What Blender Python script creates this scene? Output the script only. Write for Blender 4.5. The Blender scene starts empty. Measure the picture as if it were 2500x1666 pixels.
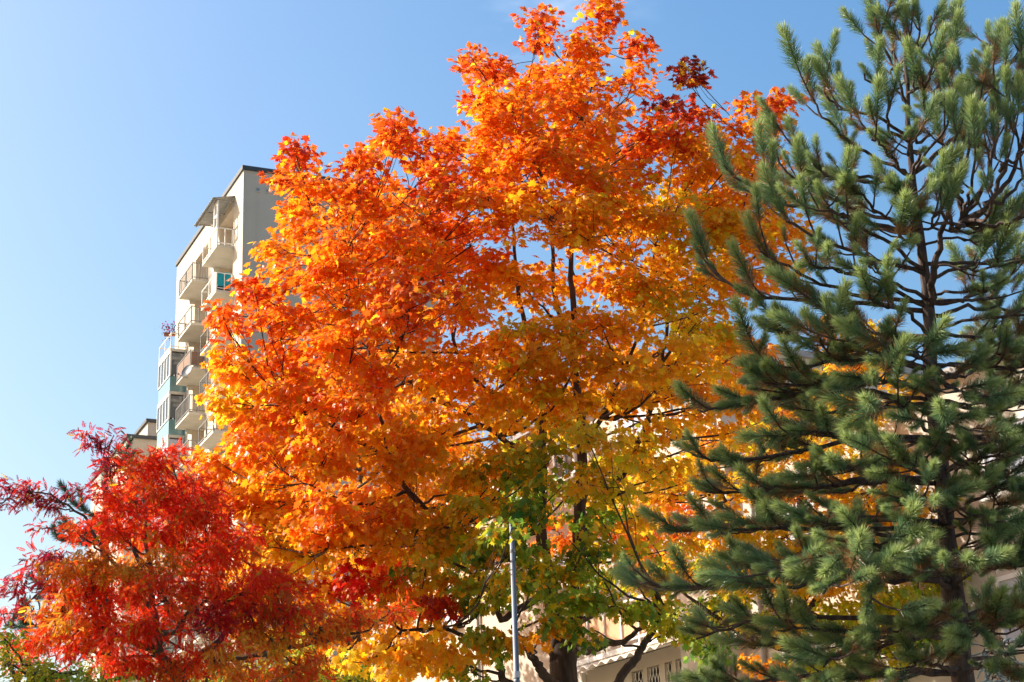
import bpy, math, random
import numpy as np
from mathutils import Matrix, Vector

random.seed(7)
rng = np.random.default_rng(7)
scene = bpy.context.scene
COL = scene.collection

# ------------------------------------------------------------------ camera
F, PITCH, ROLL, EYE = 4500.0, math.radians(19), math.radians(-2), 1.6
cam_data = bpy.data.cameras.new('camera')
cam_data.sensor_width = 36.0
cam_data.lens = F / 2500 * 36
cam_data.clip_start, cam_data.clip_end = 0.1, 5000
cam = bpy.data.objects.new('camera', cam_data)
COL.objects.link(cam)
_X, _U, _D = Vector((1, 0, 0)), Vector((0, -math.sin(PITCH), math.cos(PITCH))), Vector((0, math.cos(PITCH), math.sin(PITCH)))
_right = _X * math.cos(ROLL) + _U * math.sin(ROLL)
_up = -_X * math.sin(ROLL) + _U * math.cos(ROLL)
_m = Matrix((_right, _up, -_D)).transposed().to_4x4()
_m.translation = (0, 0, EYE)
cam.matrix_world = _m
scene.camera = cam

# ------------------------------------------------------------------ sky, sun, exposure
SUN_AZ, SUN_EL = math.radians(-73), math.radians(36)
world = bpy.data.worlds.new('World')
scene.world = world
world.use_nodes = True
wn, wl = world.node_tree.nodes, world.node_tree.links
wn.clear()
w_out = wn.new('ShaderNodeOutputWorld')
w_bg = wn.new('ShaderNodeBackground')
sky = wn.new('ShaderNodeTexSky')
sky.sky_type = 'NISHITA'
sky.sun_disc = False
sky.sun_elevation = SUN_EL
sky.sun_rotation = SUN_AZ
sky.altitude = 100
sky.air_density = 1.3
sky.dust_density = 4.0
sky.ozone_density = 1.0
# a thin wisp of high cloud
tc = wn.new('ShaderNodeTexCoord')
noise = wn.new('ShaderNodeTexNoise'); noise.inputs['Scale'].default_value = 26; noise.inputs['Detail'].default_value = 5
mp = wn.new('ShaderNodeMapping'); mp.inputs['Rotation'].default_value = (0.3, 0.7, 0.2); mp.inputs['Scale'].default_value = (1, 1, 3.2)
dist = wn.new('ShaderNodeVectorMath'); dist.operation = 'DISTANCE'
_v = _D + _right * ((1375 - 1250) / F) + _up * ((833 - 40) / F); _v.normalize()
dist.inputs[1].default_value = _v
r1 = wn.new('ShaderNodeMapRange'); r1.inputs[1].default_value = 0.0; r1.inputs[2].default_value = 0.055; r1.inputs[3].default_value = 1; r1.inputs[4].default_value = 0
r2 = wn.new('ShaderNodeMapRange'); r2.inputs[1].default_value = 0.42; r2.inputs[2].default_value = 0.75; r2.inputs[3].default_value = 0; r2.inputs[4].default_value = 0.5
mul = wn.new('ShaderNodeMath'); mul.operation = 'MULTIPLY'
mixc = wn.new('ShaderNodeMixRGB'); mixc.blend_type = 'MIX'; mixc.inputs[2].default_value = (4.6, 5.4, 6.4, 1)
wl.new(tc.outputs['Generated'], mp.inputs[0]); wl.new(mp.outputs[0], noise.inputs['Vector'])
wl.new(tc.outputs['Generated'], dist.inputs[0]); wl.new(dist.outputs['Value'], r1.inputs[0]); wl.new(noise.outputs[0], r2.inputs[0])
wl.new(r1.outputs[0], mul.inputs[0]); wl.new(r2.outputs[0], mul.inputs[1]); wl.new(mul.outputs[0], mixc.inputs[0])
hs = wn.new('ShaderNodeHueSaturation'); hs.inputs['Saturation'].default_value = 1.52; hs.inputs['Hue'].default_value = 0.499
wl.new(sky.outputs[0], hs.inputs['Color']); wl.new(hs.outputs[0], mixc.inputs[1])
wl.new(mixc.outputs[0], w_bg.inputs[0])
w_bg.inputs[1].default_value = 0.111
wl.new(w_bg.outputs[0], w_out.inputs[0])

sun_data = bpy.data.lights.new('sun', 'SUN')
sun_data.energy = 5.0
sun_data.angle = math.radians(0.5)
sun_data.color = (1.0, 0.93, 0.82)
sun = bpy.data.objects.new('sun', sun_data)
COL.objects.link(sun)
SUN_DIR = Vector((math.sin(SUN_AZ) * math.cos(SUN_EL), math.cos(SUN_AZ) * math.cos(SUN_EL), math.sin(SUN_EL)))
sun.rotation_euler = SUN_DIR.to_track_quat('Z', 'Y').to_euler()
sun.location = SUN_DIR * 60

scene.view_settings.view_transform = 'Standard'
scene.view_settings.look = 'None'
scene.view_settings.exposure = 0.98
scene.view_settings.gamma = 1
scene.view_settings.use_curve_mapping = False
scene.render.engine = 'CYCLES'
scene.cycles.max_bounces = 12
scene.cycles.diffuse_bounces = 8
scene.cycles.glossy_bounces = 2
scene.cycles.transmission_bounces = 6
scene.cycles.transparent_max_bounces = 8
scene.cycles.sample_clamp_indirect = 6
scene.cycles.use_denoising = True
scene.cycles.denoiser = 'OPENIMAGEDENOISE'
scene.cycles.denoising_prefilter = 'ACCURATE'
scene.cycles.denoising_input_passes = 'RGB_ALBEDO_NORMAL'

# ------------------------------------------------------------------ helpers
def at(x, y, Y):
    """world point at ground distance Y seen at photograph pixel x, y (used only to measure the place)"""
    a, b = (x - 1250) / F, (833 - y) / F
    r = _D + _right * a + _up * b
    t = Y / r.y
    return np.array([r.x * t, Y, r.z * t + EYE])

def to_px(P):
    q = np.asarray(P, float) - np.array([0, 0, EYE])
    R, U, D = np.array(_right), np.array(_up), np.array(_D)
    z = q @ D
    return 1250 + F * (q @ R) / z, 833 - F * (q @ U) / z, z

def tag(o, label=None, cat=None, group=None, kind=None):
    if label: o['label'] = label
    if cat: o['category'] = cat
    if group: o['group'] = group
    if kind: o['kind'] = kind
    return o

def empty(name, loc, rz=0.0):
    o = bpy.data.objects.new(name, None)
    o.empty_display_size = 0.3
    o.location = loc
    o.rotation_euler = (0, 0, rz)
    COL.objects.link(o)
    return o

def link(name, me, parent=None, loc=(0, 0, 0)):
    o = bpy.data.objects.new(name, me)
    o.location = loc
    COL.objects.link(o)
    if parent: o.parent = parent
    return o

def mesh_np(name, V, T, mat, colors=None, smooth=False):
    """triangle mesh from numpy arrays, optional colour per vertex"""
    V = np.ascontiguousarray(V, dtype=np.float32); T = np.ascontiguousarray(T, dtype=np.int32)
    me = bpy.data.meshes.new(name)
    me.vertices.add(len(V)); me.vertices.foreach_set('co', V.ravel())
    me.loops.add(T.size); me.loops.foreach_set('vertex_index', T.ravel())
    me.polygons.add(len(T))
    me.polygons.foreach_set('loop_start', np.arange(0, T.size, 3, dtype=np.int32))
    me.polygons.foreach_set('loop_total', np.full(len(T), 3, dtype=np.int32))
    if smooth: me.polygons.foreach_set('use_smooth', np.ones(len(T), dtype=bool))
    if colors is not None:
        at_ = me.attributes.new('tint', 'FLOAT_COLOR', 'POINT')
        c = np.ones((len(V), 4), dtype=np.float32); c[:, :3] = colors
        at_.data.foreach_set('color', c.ravel())
    me.update()
    me.materials.append(mat)
    return me

class MB:
    """collects boxes, quads and tubes into one mesh"""
    def __init__(s): s.v, s.f = [], []
    def box(s, x0, x1, y0, y1, z0, z1):
        n = len(s.v)
        s.v += [(x0, y0, z0), (x1, y0, z0), (x1, y1, z0), (x0, y1, z0), (x0, y0, z1), (x1, y0, z1), (x1, y1, z1), (x0, y1, z1)]
        s.f += [tuple(n + i for i in q) for q in ((0, 3, 2, 1), (4, 5, 6, 7), (0, 1, 5, 4), (1, 2, 6, 5), (2, 3, 7, 6), (3, 0, 4, 7))]
        return s
    def poly(s, pts, faces):
        n = len(s.v); s.v += [tuple(p) for p in pts]; s.f += [tuple(n + i for i in q) for q in faces]
        return s
    def tube(s, pts, radii, sides=6, cap=True):
        pts = np.asarray(pts, float); n0 = len(s.v); m = len(pts)
        ang = np.linspace(0, 2 * np.pi, sides, endpoint=False)
        tang = np.gradient(pts, axis=0); tang /= np.linalg.norm(tang, axis=1)[:, None] + 1e-9
        ref = np.array([0.31, 0.77, 0.2]) if abs(tang[0] @ np.array([0.31, 0.77, 0.2])) < 0.7 else np.array([0.9, -0.2, 0.3])
        for i in range(m):
            a = np.cross(tang[i], ref); a /= np.linalg.norm(a) + 1e-9; b = np.cross(tang[i], a)
            ring = pts[i] + radii[i] * (np.outer(np.cos(ang), a) + np.outer(np.sin(ang), b))
            s.v += [tuple(p) for p in ring]
        for i in range(m - 1):
            for j in range(sides):
                k = (j + 1) % sides
                s.f.append((n0 + i * sides + j, n0 + i * sides + k, n0 + (i + 1) * sides + k, n0 + (i + 1) * sides + j))
        if cap:
            s.f.append(tuple(n0 + j for j in range(sides))[::-1]); s.f.append(tuple(n0 + (m - 1) * sides + j for j in range(sides)))
        return s
    def mesh(s, name, mat, smooth=False):
        me = bpy.data.meshes.new(name); me.from_pydata(s.v, [], s.f)
        if smooth:
            for p in me.polygons: p.use_smooth = True
        me.materials.append(mat); me.update()
        return me
    def build(s, name, mat, parent=None, loc=(0, 0, 0), smooth=False):
        return link(name, s.mesh(name, mat, smooth), parent, loc)

class TubeBatch:
    """many thin tubes in one mesh, built with numpy"""
    def __init__(s): s.g = {}
    def tube(s, pts, radii, sides=5):
        pts = np.asarray(pts, float); s.g.setdefault((len(pts), sides), []).append((pts, np.asarray(radii, float)))
    def build(s, name, mat, parent, offset=None):
        VV, TT, nv = [], [], 0
        for (m, k), lst in s.g.items():
            P = np.stack([q[0] for q in lst]); r = np.stack([q[1] for q in lst])
            if offset is not None: P = P - offset
            t = np.gradient(P, axis=1); t /= np.linalg.norm(t, axis=2, keepdims=True) + 1e-9
            a = np.cross(t, np.array([0.31, 0.77, 0.2])); a /= np.linalg.norm(a, axis=2, keepdims=True) + 1e-9; b = np.cross(t, a)
            an = np.linspace(0, 2 * np.pi, k, endpoint=False)
            ring = P[:, :, None] + r[:, :, None, None] * (np.cos(an)[:, None] * a[:, :, None] + np.sin(an)[:, None] * b[:, :, None])
            N = len(lst); VV.append(ring.reshape(-1, 3))
            i, j = np.meshgrid(np.arange(m - 1), np.arange(k), indexing='ij'); i, j = i.ravel(), j.ravel(); j2 = (j + 1) % k
            q = np.stack([i * k + j, i * k + j2, (i + 1) * k + j2, (i + 1) * k + j], 1)
            tr = np.vstack([q[:, [0, 1, 2]], q[:, [0, 2, 3]]])
            TT.append((tr[None] + (np.arange(N) * m * k)[:, None, None]).reshape(-1, 3) + nv); nv += N * m * k
        if not VV: return None
        return link(name, mesh_np(name, np.vstack(VV), np.vstack(TT), mat, smooth=True), parent)

# ------------------------------------------------------------------ materials
def material(name, color, rough=0.8, noise_scale=0, noise_amt=0.0, spec=0.3, bump=0.0, metallic=0.0, stretch=(1, 1, 1), streaks=0.0):
    m = bpy.data.materials.new(name); m.use_nodes = True
    nt = m.node_tree; b = nt.nodes['Principled BSDF']
    b.inputs['Base Color'].default_value = (*color, 1); b.inputs['Roughness'].default_value = rough
    b.inputs['Specular IOR Level'].default_value = spec; b.inputs['Metallic'].default_value = metallic
    if noise_scale:
        t = nt.nodes.new('ShaderNodeTexCoord'); mp_ = nt.nodes.new('ShaderNodeMapping'); mp_.inputs['Scale'].default_value = stretch
        n = nt.nodes.new('ShaderNodeTexNoise'); n.inputs['Scale'].default_value = noise_scale; n.inputs['Detail'].default_value = 6
        r = nt.nodes.new('ShaderNodeValToRGB'); r.color_ramp.elements[0].position = 0.3; r.color_ramp.elements[1].position = 0.7
        r.color_ramp.elements[0].color = (*[c * (1 - noise_amt) for c in color], 1)
        r.color_ramp.elements[1].color = (*[min(1, c * (1 + noise_amt * 0.6)) for c in color], 1)
        nt.links.new(t.outputs['Object'], mp_.inputs[0]); nt.links.new(mp_.outputs[0], n.inputs['Vector']); nt.links.new(n.outputs[0], r.inputs[0])
        out = r.outputs[0]
        if streaks:
            mp2 = nt.nodes.new('ShaderNodeMapping'); mp2.inputs['Scale'].default_value = (1.6, 1.6, 0.05)
            n2 = nt.nodes.new('ShaderNodeTexNoise'); n2.inputs['Scale'].default_value = 1.0; n2.inputs['Detail'].default_value = 8
            r3 = nt.nodes.new('ShaderNodeMapRange'); r3.inputs[1].default_value = 0.45; r3.inputs[2].default_value = 0.8; r3.inputs[3].default_value = 0; r3.inputs[4].default_value = streaks
            mx = nt.nodes.new('ShaderNodeMixRGB'); mx.blend_type = 'MULTIPLY'; mx.inputs[2].default_value = (0.55, 0.52, 0.47, 1)
            nt.links.new(t.outputs['Object'], mp2.inputs[0]); nt.links.new(mp2.outputs[0], n2.inputs['Vector']); nt.links.new(n2.outputs[0], r3.inputs[0])
            nt.links.new(r3.outputs[0], mx.inputs[0]); nt.links.new(out, mx.inputs[1]); out = mx.outputs[0]
        nt.links.new(out, b.inputs['Base Color'])
        if bump:
            bp = nt.nodes.new('ShaderNodeBump'); bp.inputs['Strength'].default_value = bump; bp.inputs['Distance'].default_value = 0.02
            nt.links.new(n.outputs[0], bp.inputs['Height']); nt.links.new(bp.outputs[0], b.inputs['Normal'])
    return m

def leaf_material(name, transl=0.5, rough=0.42, spec=0.35, boost=(1.0, 1.0, 1.0)):
    m = bpy.data.materials.new(name); m.use_nodes = True
    nt = m.node_tree; b = nt.nodes['Principled BSDF']; out = nt.nodes['Material Output']
    a = nt.nodes.new('ShaderNodeAttribute'); a.attribute_name = 'tint'
    b.inputs['Roughness'].default_value = rough; b.inputs['Specular IOR Level'].default_value = spec
    tr = nt.nodes.new('ShaderNodeBsdfTranslucent'); mx = nt.nodes.new('ShaderNodeMixShader'); mx.inputs[0].default_value = transl
    mu = nt.nodes.new('ShaderNodeMixRGB'); mu.blend_type = 'MULTIPLY'; mu.inputs[0].default_value = 1; mu.inputs[2].default_value = (*boost, 1)
    nt.links.new(a.outputs['Color'], b.inputs['Base Color']); nt.links.new(a.outputs['Color'], mu.inputs[1]); nt.links.new(mu.outputs[0], tr.inputs['Color'])
    nt.links.new(b.outputs[0], mx.inputs[1]); nt.links.new(tr.outputs[0], mx.inputs[2]); nt.links.new(mx.outputs[0], out.inputs['Surface'])
    return m

M = {
    'ground': material('dry_ground', (0.16, 0.14, 0.105), 0.95, 0.4, 0.3),
    'maple_leaf': leaf_material('maple_leaf', 0.62, 0.38, 0.4, (1.0, 1.0, 1.0)),
    'rowan_leaf': leaf_material('rowan_leaf', 0.66, 0.42, 0.35),
    'green_leaf': leaf_material('green_leaf', 0.5, 0.45, 0.35),
    'needle': leaf_material('pine_needle', 0.3, 0.4, 0.45),
    'bark_maple': material('maple_bark', (0.075, 0.055, 0.045), 0.95, 14, 0.5, 0.2, 0.6, stretch=(1, 1, 0.25)),
    'bark_pine': material('pine_bark', (0.10, 0.07, 0.06), 0.95, 22, 0.6, 0.2, 1.0, stretch=(1, 1, 0.35)),
    'bark_rowan': material('rowan_bark', (0.09, 0.065, 0.05), 0.9, 14, 0.4, 0.2, 0.4),
    'stucco': material('cream_stucco', (0.62, 0.525, 0.42), 0.95, 0.35, 0.06, 0.15, streaks=0.25),
    'stucco2': material('pale_cream_stucco', (0.58, 0.51, 0.42), 0.95, 0.5, 0.06, 0.15, streaks=0.2),
    'concrete': material('balcony_concrete', (0.62, 0.58, 0.5), 0.95, 1.2, 0.12, 0.15),
    'roof_trim': material('dark_roof_flashing', (0.07, 0.075, 0.085), 0.6, 3, 0.2, 0.4),
    'white_metal': material('white_painted_metal', (0.75, 0.73, 0.68), 0.5, 6, 0.06),
    'rail_metal': material('grey_rail_metal', (0.22, 0.21, 0.20), 0.5, 6, 0.2),
    'panel_brown': material('brown_panel', (0.22, 0.13, 0.09), 0.7, 5, 0.15),
    'panel_grey': material('grey_panel', (0.33, 0.32, 0.31), 0.7, 5, 0.15),
    'panel_cream': material('cream_panel', (0.62, 0.56, 0.46), 0.7, 5, 0.1),
    'peach': material('peach_parapet', (0.66, 0.36, 0.20), 0.85, 6, 0.08),
    'canopy': material('corrugated_grey_sheet', (0.36, 0.37, 0.37), 0.55, 4, 0.2),
    'awning': material('pale_corrugated_sheet', (0.70, 0.64, 0.56), 0.6, 4, 0.12),
    'glass': material('window_glass', (0.10, 0.12, 0.14), 0.06, 0, 0, 0.9),
    'teal_glass': material('teal_glass', (0.14, 0.28, 0.29), 0.12, 2, 0.2, 0.8),
    'curtain': material('pale_curtain', (0.5, 0.52, 0.6), 0.8, 3, 0.1),
    'zinc': material('galvanised_steel', (0.20, 0.22, 0.26), 0.5, 9, 0.2, 0.5, metallic=0.45, stretch=(1, 1, 0.15)),
    'sticker': material('white_sticker', (0.62, 0.62, 0.62), 0.6, 20, 0.1),
    'dish': material('dark_dish', (0.055, 0.065, 0.08), 0.45, 4, 0.1, 0.4),
    'turquoise': material('turquoise_cloth', (0.02, 0.34, 0.42), 0.9, 12, 0.3),
    'terracotta': material('terracotta', (0.35, 0.13, 0.07), 0.9, 6, 0.2),
    'dark': material('dark_interior', (0.03, 0.028, 0.03), 0.9, 3, 0.2),
    'red_cloth': material('red_cloth', (0.55, 0.02, 0.02), 0.9, 10, 0.2),
}

# ------------------------------------------------------------------ ground
g = MB()
g.poly([(-2500, -2500, 0), (2500, -2500, 0), (2500, 2500, 0), (-2500, 2500, 0)], [(0, 1, 2, 3)])
tag(g.build('ground', M['ground']), kind='structure')

# ------------------------------------------------------------------ tower
AZ = math.radians(-24)
TD = 98.0
tc0 = at(595, 415, TD)
ROOF = float(tc0[2])
tower = empty('apartment_tower', (float(tc0[0]), TD, 0), math.pi / 2 - AZ)
tag(tower, 'tall cream apartment tower with stacked balconies, rising behind the orange maple', 'building')
RC, LC, SEND, GW, REC = (2.05, 5.25), (7.95, 11.1), 16.2, 12.0, 0.9
FL = [ROOF - 4.05 - 2.82 * k for k in range(15)]
w = MB()
w.box(0, SEND, -GW, -REC, 0, ROOF)
for a, b in ((0, RC[0]), (RC[1], LC[0]), (LC[1], SEND)):
    w.box(a, b, -REC, 0, 0, ROOF)
for a, b in (RC, LC):
    w.box(a, b, -REC, -0.003, FL[0] + 2.55, ROOF)
w.build('wall', M['stucco'], tower)
t = MB()
t.box(-0.10, SEND + 0.1, -0.12, 0.10, ROOF + 0.003, ROOF + 0.26)
t.box(-0.10, 0.12, -GW - 0.1, -0.12, ROOF + 0.003, ROOF + 0.26)
t.box(0.12, SEND + 0.1, -GW - 0.1, -GW + 0.1, ROOF + 0.003, ROOF + 0.26)
t.box(SEND - 0.1, SEND + 0.1, -GW + 0.1, -0.12, ROOF + 0.003, ROOF + 0.26)
t.build('roof_edge', M['roof_trim'], tower)
# vents in the gable: local y is outwards of the facade, gable goes to negative y
vm = MB(); vm.box(-0.05, -0.003, -0.15, 0.15, -0.15, 0.15)
vi = MB(); vi.box(-0.056, -0.051, -0.10, 0.10, -0.10, 0.10)
vme, vie = vm.mesh('vent', M['concrete']), vi.mesh('vent_grate', M['panel_grey'])
for k in range(12):
    vv = link('vent', vme, tower, (0, -0.85 - 0.6 * k * 1.0, ROOF - 1.15))
    link('vent_grate', vie, vv)

# balcony: slab + railing + infill
def railing_mesh(a, b, depth, h, bars):
    m = MB(); r = 0.03
    for x in (a + 0.04, (a + b) / 2, b - 0.04):
        m.box(x - r, x + r, depth - 0.08, depth - 0.08 + 2 * r, -0.10, h)
    for y in (0.06, depth * 0.5):
        for x in (a + 0.04, b - 0.04): m.box(x - r, x + r, y - r, y + r, 0.0, h)
    for z in (0.12, h):
        m.box(a, b, depth - 0.07, depth - 0.02, z, z + 0.05)
        m.box(a + 0.015, a + 0.065, 0.0, depth - 0.07, z, z + 0.05)
        m.box(b - 0.065, b - 0.015, 0.0, depth - 0.07, z, z + 0.05)
    if bars:
        for k in range(1, bars):
            x = a + (b - a) * k / bars
            m.box(x - 0.012, x + 0.012, depth - 0.058, depth - 0.034, 0.17, h)
        for k in range(1, 6):
            y = depth * k / 6
            for x in (a + 0.04, b - 0.04): m.box(x - 0.012, x + 0.012, y - 0.012, y + 0.012, 0.17, h)
    return m
def panel_mesh(a, b, depth, h, front=True, right=True):
    m = MB()
    if front: m.box(a + 0.08, (a + b) / 2 - 0.05, depth - 0.055, depth - 0.04, 0.18, h - 0.04).box((a + b) / 2 + 0.05, b - 0.08, depth - 0.055, depth - 0.04, 0.18, h - 0.04)
    if right: m.box(a + 0.035, a + 0.05, 0.1, depth - 0.1, 0.18, h - 0.04)
    m.box(b - 0.05, b - 0.035, 0.1, depth - 0.1, 0.18, h - 0.04)
    return m
slab_me, rail_w, rail_g, rail_b, pan_me, win_me, pane_me, frame_me = {}, {}, {}, {}, {}, {}, {}, {}
for nm, (a, b) in (('R', RC), ('L', LC)):
    sm = MB(); sm.box(a + 0.003, b - 0.003, -REC + 0.003, 0.0, -0.13, 0); sm.box(a - 0.12, b + 0.12, 0.003, 1.0, -0.13, 0)
    sm.box(b - 0.1, b + 0.02, 0.003, 0.35, -0.42, -0.133)
    slab_me[nm] = sm.mesh('balcony', M['concrete'])
    rail_w[nm] = railing_mesh(a - 0.1, b + 0.1, 1.02, 1.05, 0).mesh('railing', M['white_metal'])
    rail_g[nm] = railing_mesh(a - 0.1, b + 0.1, 1.02, 1.05, 0).mesh('railing', M['rail_metal'])
    rail_b[nm] = railing_mesh(a - 0.1, b + 0.1, 1.02, 1.05, 16).mesh('railing', M['rail_metal'])
    for mk in ('panel_brown', 'panel_grey', 'panel_cream'):
        pan_me[nm, mk] = panel_mesh(a - 0.1, b + 0.1, 1.02, 1.05).mesh('infill_panel', M[mk])
    fm = MB()
    for x0, x1, z0, z1 in ((a + 0.5, a + 1.35, 0.05, 2.2), (a + 1.4, a + 2.7, 0.8, 2.2)):
        fm.box(x0, x0 + 0.08, -REC + 0.004, -REC + 0.07, z0, z1).box(x1 - 0.08, x1, -REC + 0.004, -REC + 0.07, z0, z1)
        fm.box(x0 + 0.08, x1 - 0.08, -REC + 0.004, -REC + 0.07, z0, z0 + 0.08).box(x0 + 0.08, x1 - 0.08, -REC + 0.004, -REC + 0.07, z1 - 0.08, z1)
    frame_me[nm] = fm.mesh('balcony_door', M['white_metal'])
    pm = MB(); pm.box(a + 0.58, a + 1.27, -REC + 0.004, -REC + 0.03, 0.13, 2.12).box(a + 1.48, a + 2.62, -REC + 0.004, -REC + 0.03, 0.88, 2.12)
    pane_me[nm] = pm.mesh('pane', M['glass'])
styleR = [('w', None), ('w', None), ('g', None), ('b', None), ('g', None)]
styleL = [('b', None), ('g', None), ('g', 'panel_brown'), ('b', None), ('g', None)]
for k, z in enumerate(FL[:14]):
    for nm, st in (('R', styleR[k % 5]), ('L', styleL[k % 5])):
        sl = link('balcony', slab_me[nm], tower, (0, 0, z))
        link('railing', {'w': rail_w, 'g': rail_g, 'b': rail_b}[st[0]][nm], sl)
        if st[1]: link('infill_panel', pan_me[nm, st[1]], sl)
        d_ = link('balcony_door', frame_me[nm], tower, (0, 0, z))
        link('pane', pane_me[nm], d_)
# corrugated canopy above the top balcony
cm = MB(); n = 56; x0, x1 = RC[0] - 0.25, RC[1] + 1.15
pts, fc = [], []
for i in range(n + 1):
    x = x0 + (x1 - x0) * i / n; dz = 0.035 * math.sin(i * math.pi / 2)
    for y, zz in ((0.004, 0.0), (1.35, -0.30)):
        pts += [(x, y, zz + dz), (x, y, zz + dz - 0.02)]
for i in range(n):
    a = 4 * i; b = a + 4
    fc += [(a, b, b + 2, a + 2), (a + 1, a + 3, b + 3, b + 1), (a + 2, b + 2, b + 3, a + 3), (a, a + 1, b + 1, b)]
cm.poly(pts, fc)
cn = cm.build('balcony_canopy', M['canopy'], tower, (0, 0, FL[0] + 3.15))
cb = MB()
for xx in (x0 + 0.3, (x0 + x1) / 2, x1 - 0.3): cb.box(xx - 0.03, xx + 0.03, 0.003, 1.25, -0.30, -0.24)
cb.box(x0 + 0.05, x1 - 0.05, 1.14, 1.20, -0.37, -0.305)
cb.build('canopy_frame', M['panel_grey'], cn)
cf = MB()
for xx in (RC[0] - 0.08, RC[0] + 0.62): cf.box(xx - 0.05, xx + 0.05, 0.93, 1.03, 1.1, 2.78)
for zz in (1.1, 1.85, 2.7): cf.box(RC[0] - 0.03, RC[0] + 0.57, 0.94, 1.02, zz, zz + 0.09)
cf.build('wind_screen_frame', M['white_metal'], tower, (0, 0, FL[0]))
# glazed balconies at the far end of the facade
for k, z in enumerate(FL[1:13]):
    a, b = 12.9, SEND - 0.06
    bm_ = MB(); bm_.box(a, b, 0.003, 1.05, -0.18, 0)
    gb = bm_.build('glazed_balcony', M['concrete'], tower, (0, 0, z))
    if k == 0:
        railing_mesh(a, b, 1.05, 1.0, 0).build('railing', M['white_metal'], gb)
        continue
    pz = MB(); pz.box(a + 0.05, b - 0.05, 0.97, 1.0, 0.003, 1.0).box(b - 0.04, b - 0.012, 0.003, 0.97, 0.003, 1.0).box(a + 0.01, a + 0.04, 0.003, 0.97, 0.003, 1.0)
    pz.build('glass_parapet', M['teal_glass'], gb)
    fr = MB()
    for i in range(5):
        x = a + 0.05 + (b - a - 0.1) * i / 4; fr.box(x - 0.04, x + 0.04, 0.955, 1.045, 1.003, 2.62)
    for z2 in (1.003, 2.55): fr.box(a, b, 0.96, 1.04, z2, z2 + 0.09)
    fr.box(b - 0.07, b + 0.01, 0.05, 0.13, 1.003, 2.62); fr.box(a, a + 0.07, 0.05, 0.13, 1.003, 2.62)
    fr.build('window_frame', M['white_metal'], gb)
    gl = MB(); gl.box(a + 0.05, b - 0.05, 0.98, 1.0, 1.10, 2.54).box(b - 0.04, b - 0.02, 0.13, 0.95, 1.1, 2.54).box(a + 0.02, a + 0.04, 0.13, 0.95, 1.1, 2.54)
    gl.build('pane', M['glass'] if k % 3 else M['curtain'], gb)
TM = Matrix.Translation(tower.location) @ Matrix.Rotation(math.pi / 2 - AZ, 4, 'Z')

# satellite dish on the second column, turquoise cloth, flowers
dr = empty('satellite_dish', TM @ Vector((LC[0] - 0.1, 1.12, FL[2] - 0.3)))
dm = MB(); dp, df = [(0, 0, 0)], []
for r_ in (0.16, 0.3, 0.4):
    for j in range(20):
        a = j * math.tau / 20; dp.append((r_ * math.cos(a), 0.42 * r_ * r_ * -1.4, r_ * 1.05 * math.sin(a)))
for j in range(20):
    k2 = (j + 1) % 20; df.append((0, 1 + j, 1 + k2))
    for q in (0, 1): df.append((1 + q * 20 + j, 1 + (q + 1) * 20 + j, 1 + (q + 1) * 20 + k2, 1 + q * 20 + k2))
dm.poly(dp, df); de = dm.build('reflector', M['dish'], dr)
de.rotation_euler = (math.radians(-20), 0, math.radians(-35))
sa = MB(); sa.tube([(0, 0.02, -0.38), (-0.2, -0.3, -0.45), (-0.42, -0.55, -0.36)], [0.02, 0.018, 0.018], 6).build('feed_arm', M['dish'], dr)
MB().tube([(-0.42, -0.55, -0.36), (-0.47, -0.6, -0.30)], [0.05, 0.04], 8).build('receiver', M['dish'], dr)
MB().tube([(0, 0.05, 0), (0.05, 0.25, -0.1), (0.05, 0.3, 0.35)], [0.025, 0.025, 0.025], 6).build('mount', M['rail_metal'], dr)
tag(dr, 'dark oval satellite dish hanging below a tower balcony', 'satellite dish')
cl = empty('turquoise_cloth', TM @ Vector((RC[0] + 0.02, 0.55, FL[1] + 0.2)), math.pi / 2 - AZ)
cp, cf_ = [], []
for i in range(9):
    for j in range(7):
        cp.append((-0.06 + 0.03 * math.sin(i * 1.3 + j), -0.42 + 0.85 * i / 8, 0.08 + 0.85 * j / 6 + 0.05 * math.sin(i * 0.9)))
for i in range(8):
    for j in range(6):
        a = i * 7 + j; cf_.append((a, a + 7, a + 8, a + 1))
MB().poly(cp, cf_).build('sheet', M['turquoise'], cl)
MB().box(-0.1, -0.02, -0.42, 0.43, -0.15, 0.06).build('dark_bundle', M['dark'], cl)
tag(cl, 'turquoise cloth draped on a balcony railing high on the tower', 'cloth')

# ------------------------------------------------------------------ lower block beside the tower
blk = empty('apartment_block', (0, 0, 0))
tag(blk, 'low cream flat roofed block stepping down left of the tower', 'building')
def slab_block(px, py, D, su, sv, parent, mat):
    c = at(px, py, D); h = float(c[2])
    m = MB(); m.box(0, su, -sv, 0, 0, h); r = MB()
    r.box(-0.15, su, -sv, 0.15, h + 0.003, h + 0.22)
    for mm, nn, ma in ((m, 'wall', mat), (r, 'roof_edge', M['roof_trim'])):
        o = mm.build(nn, ma, parent, (float(c[0]), D, 0)); o.rotation_euler = (0, 0, math.pi / 2 - AZ)
    return c, h
slab_block(361, 1031, 122, 9, 14, blk, M['stucco2'])
c2, h2 = slab_block(313, 1069, 117, 12, 4.2, blk, M['stucco2'])

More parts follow.
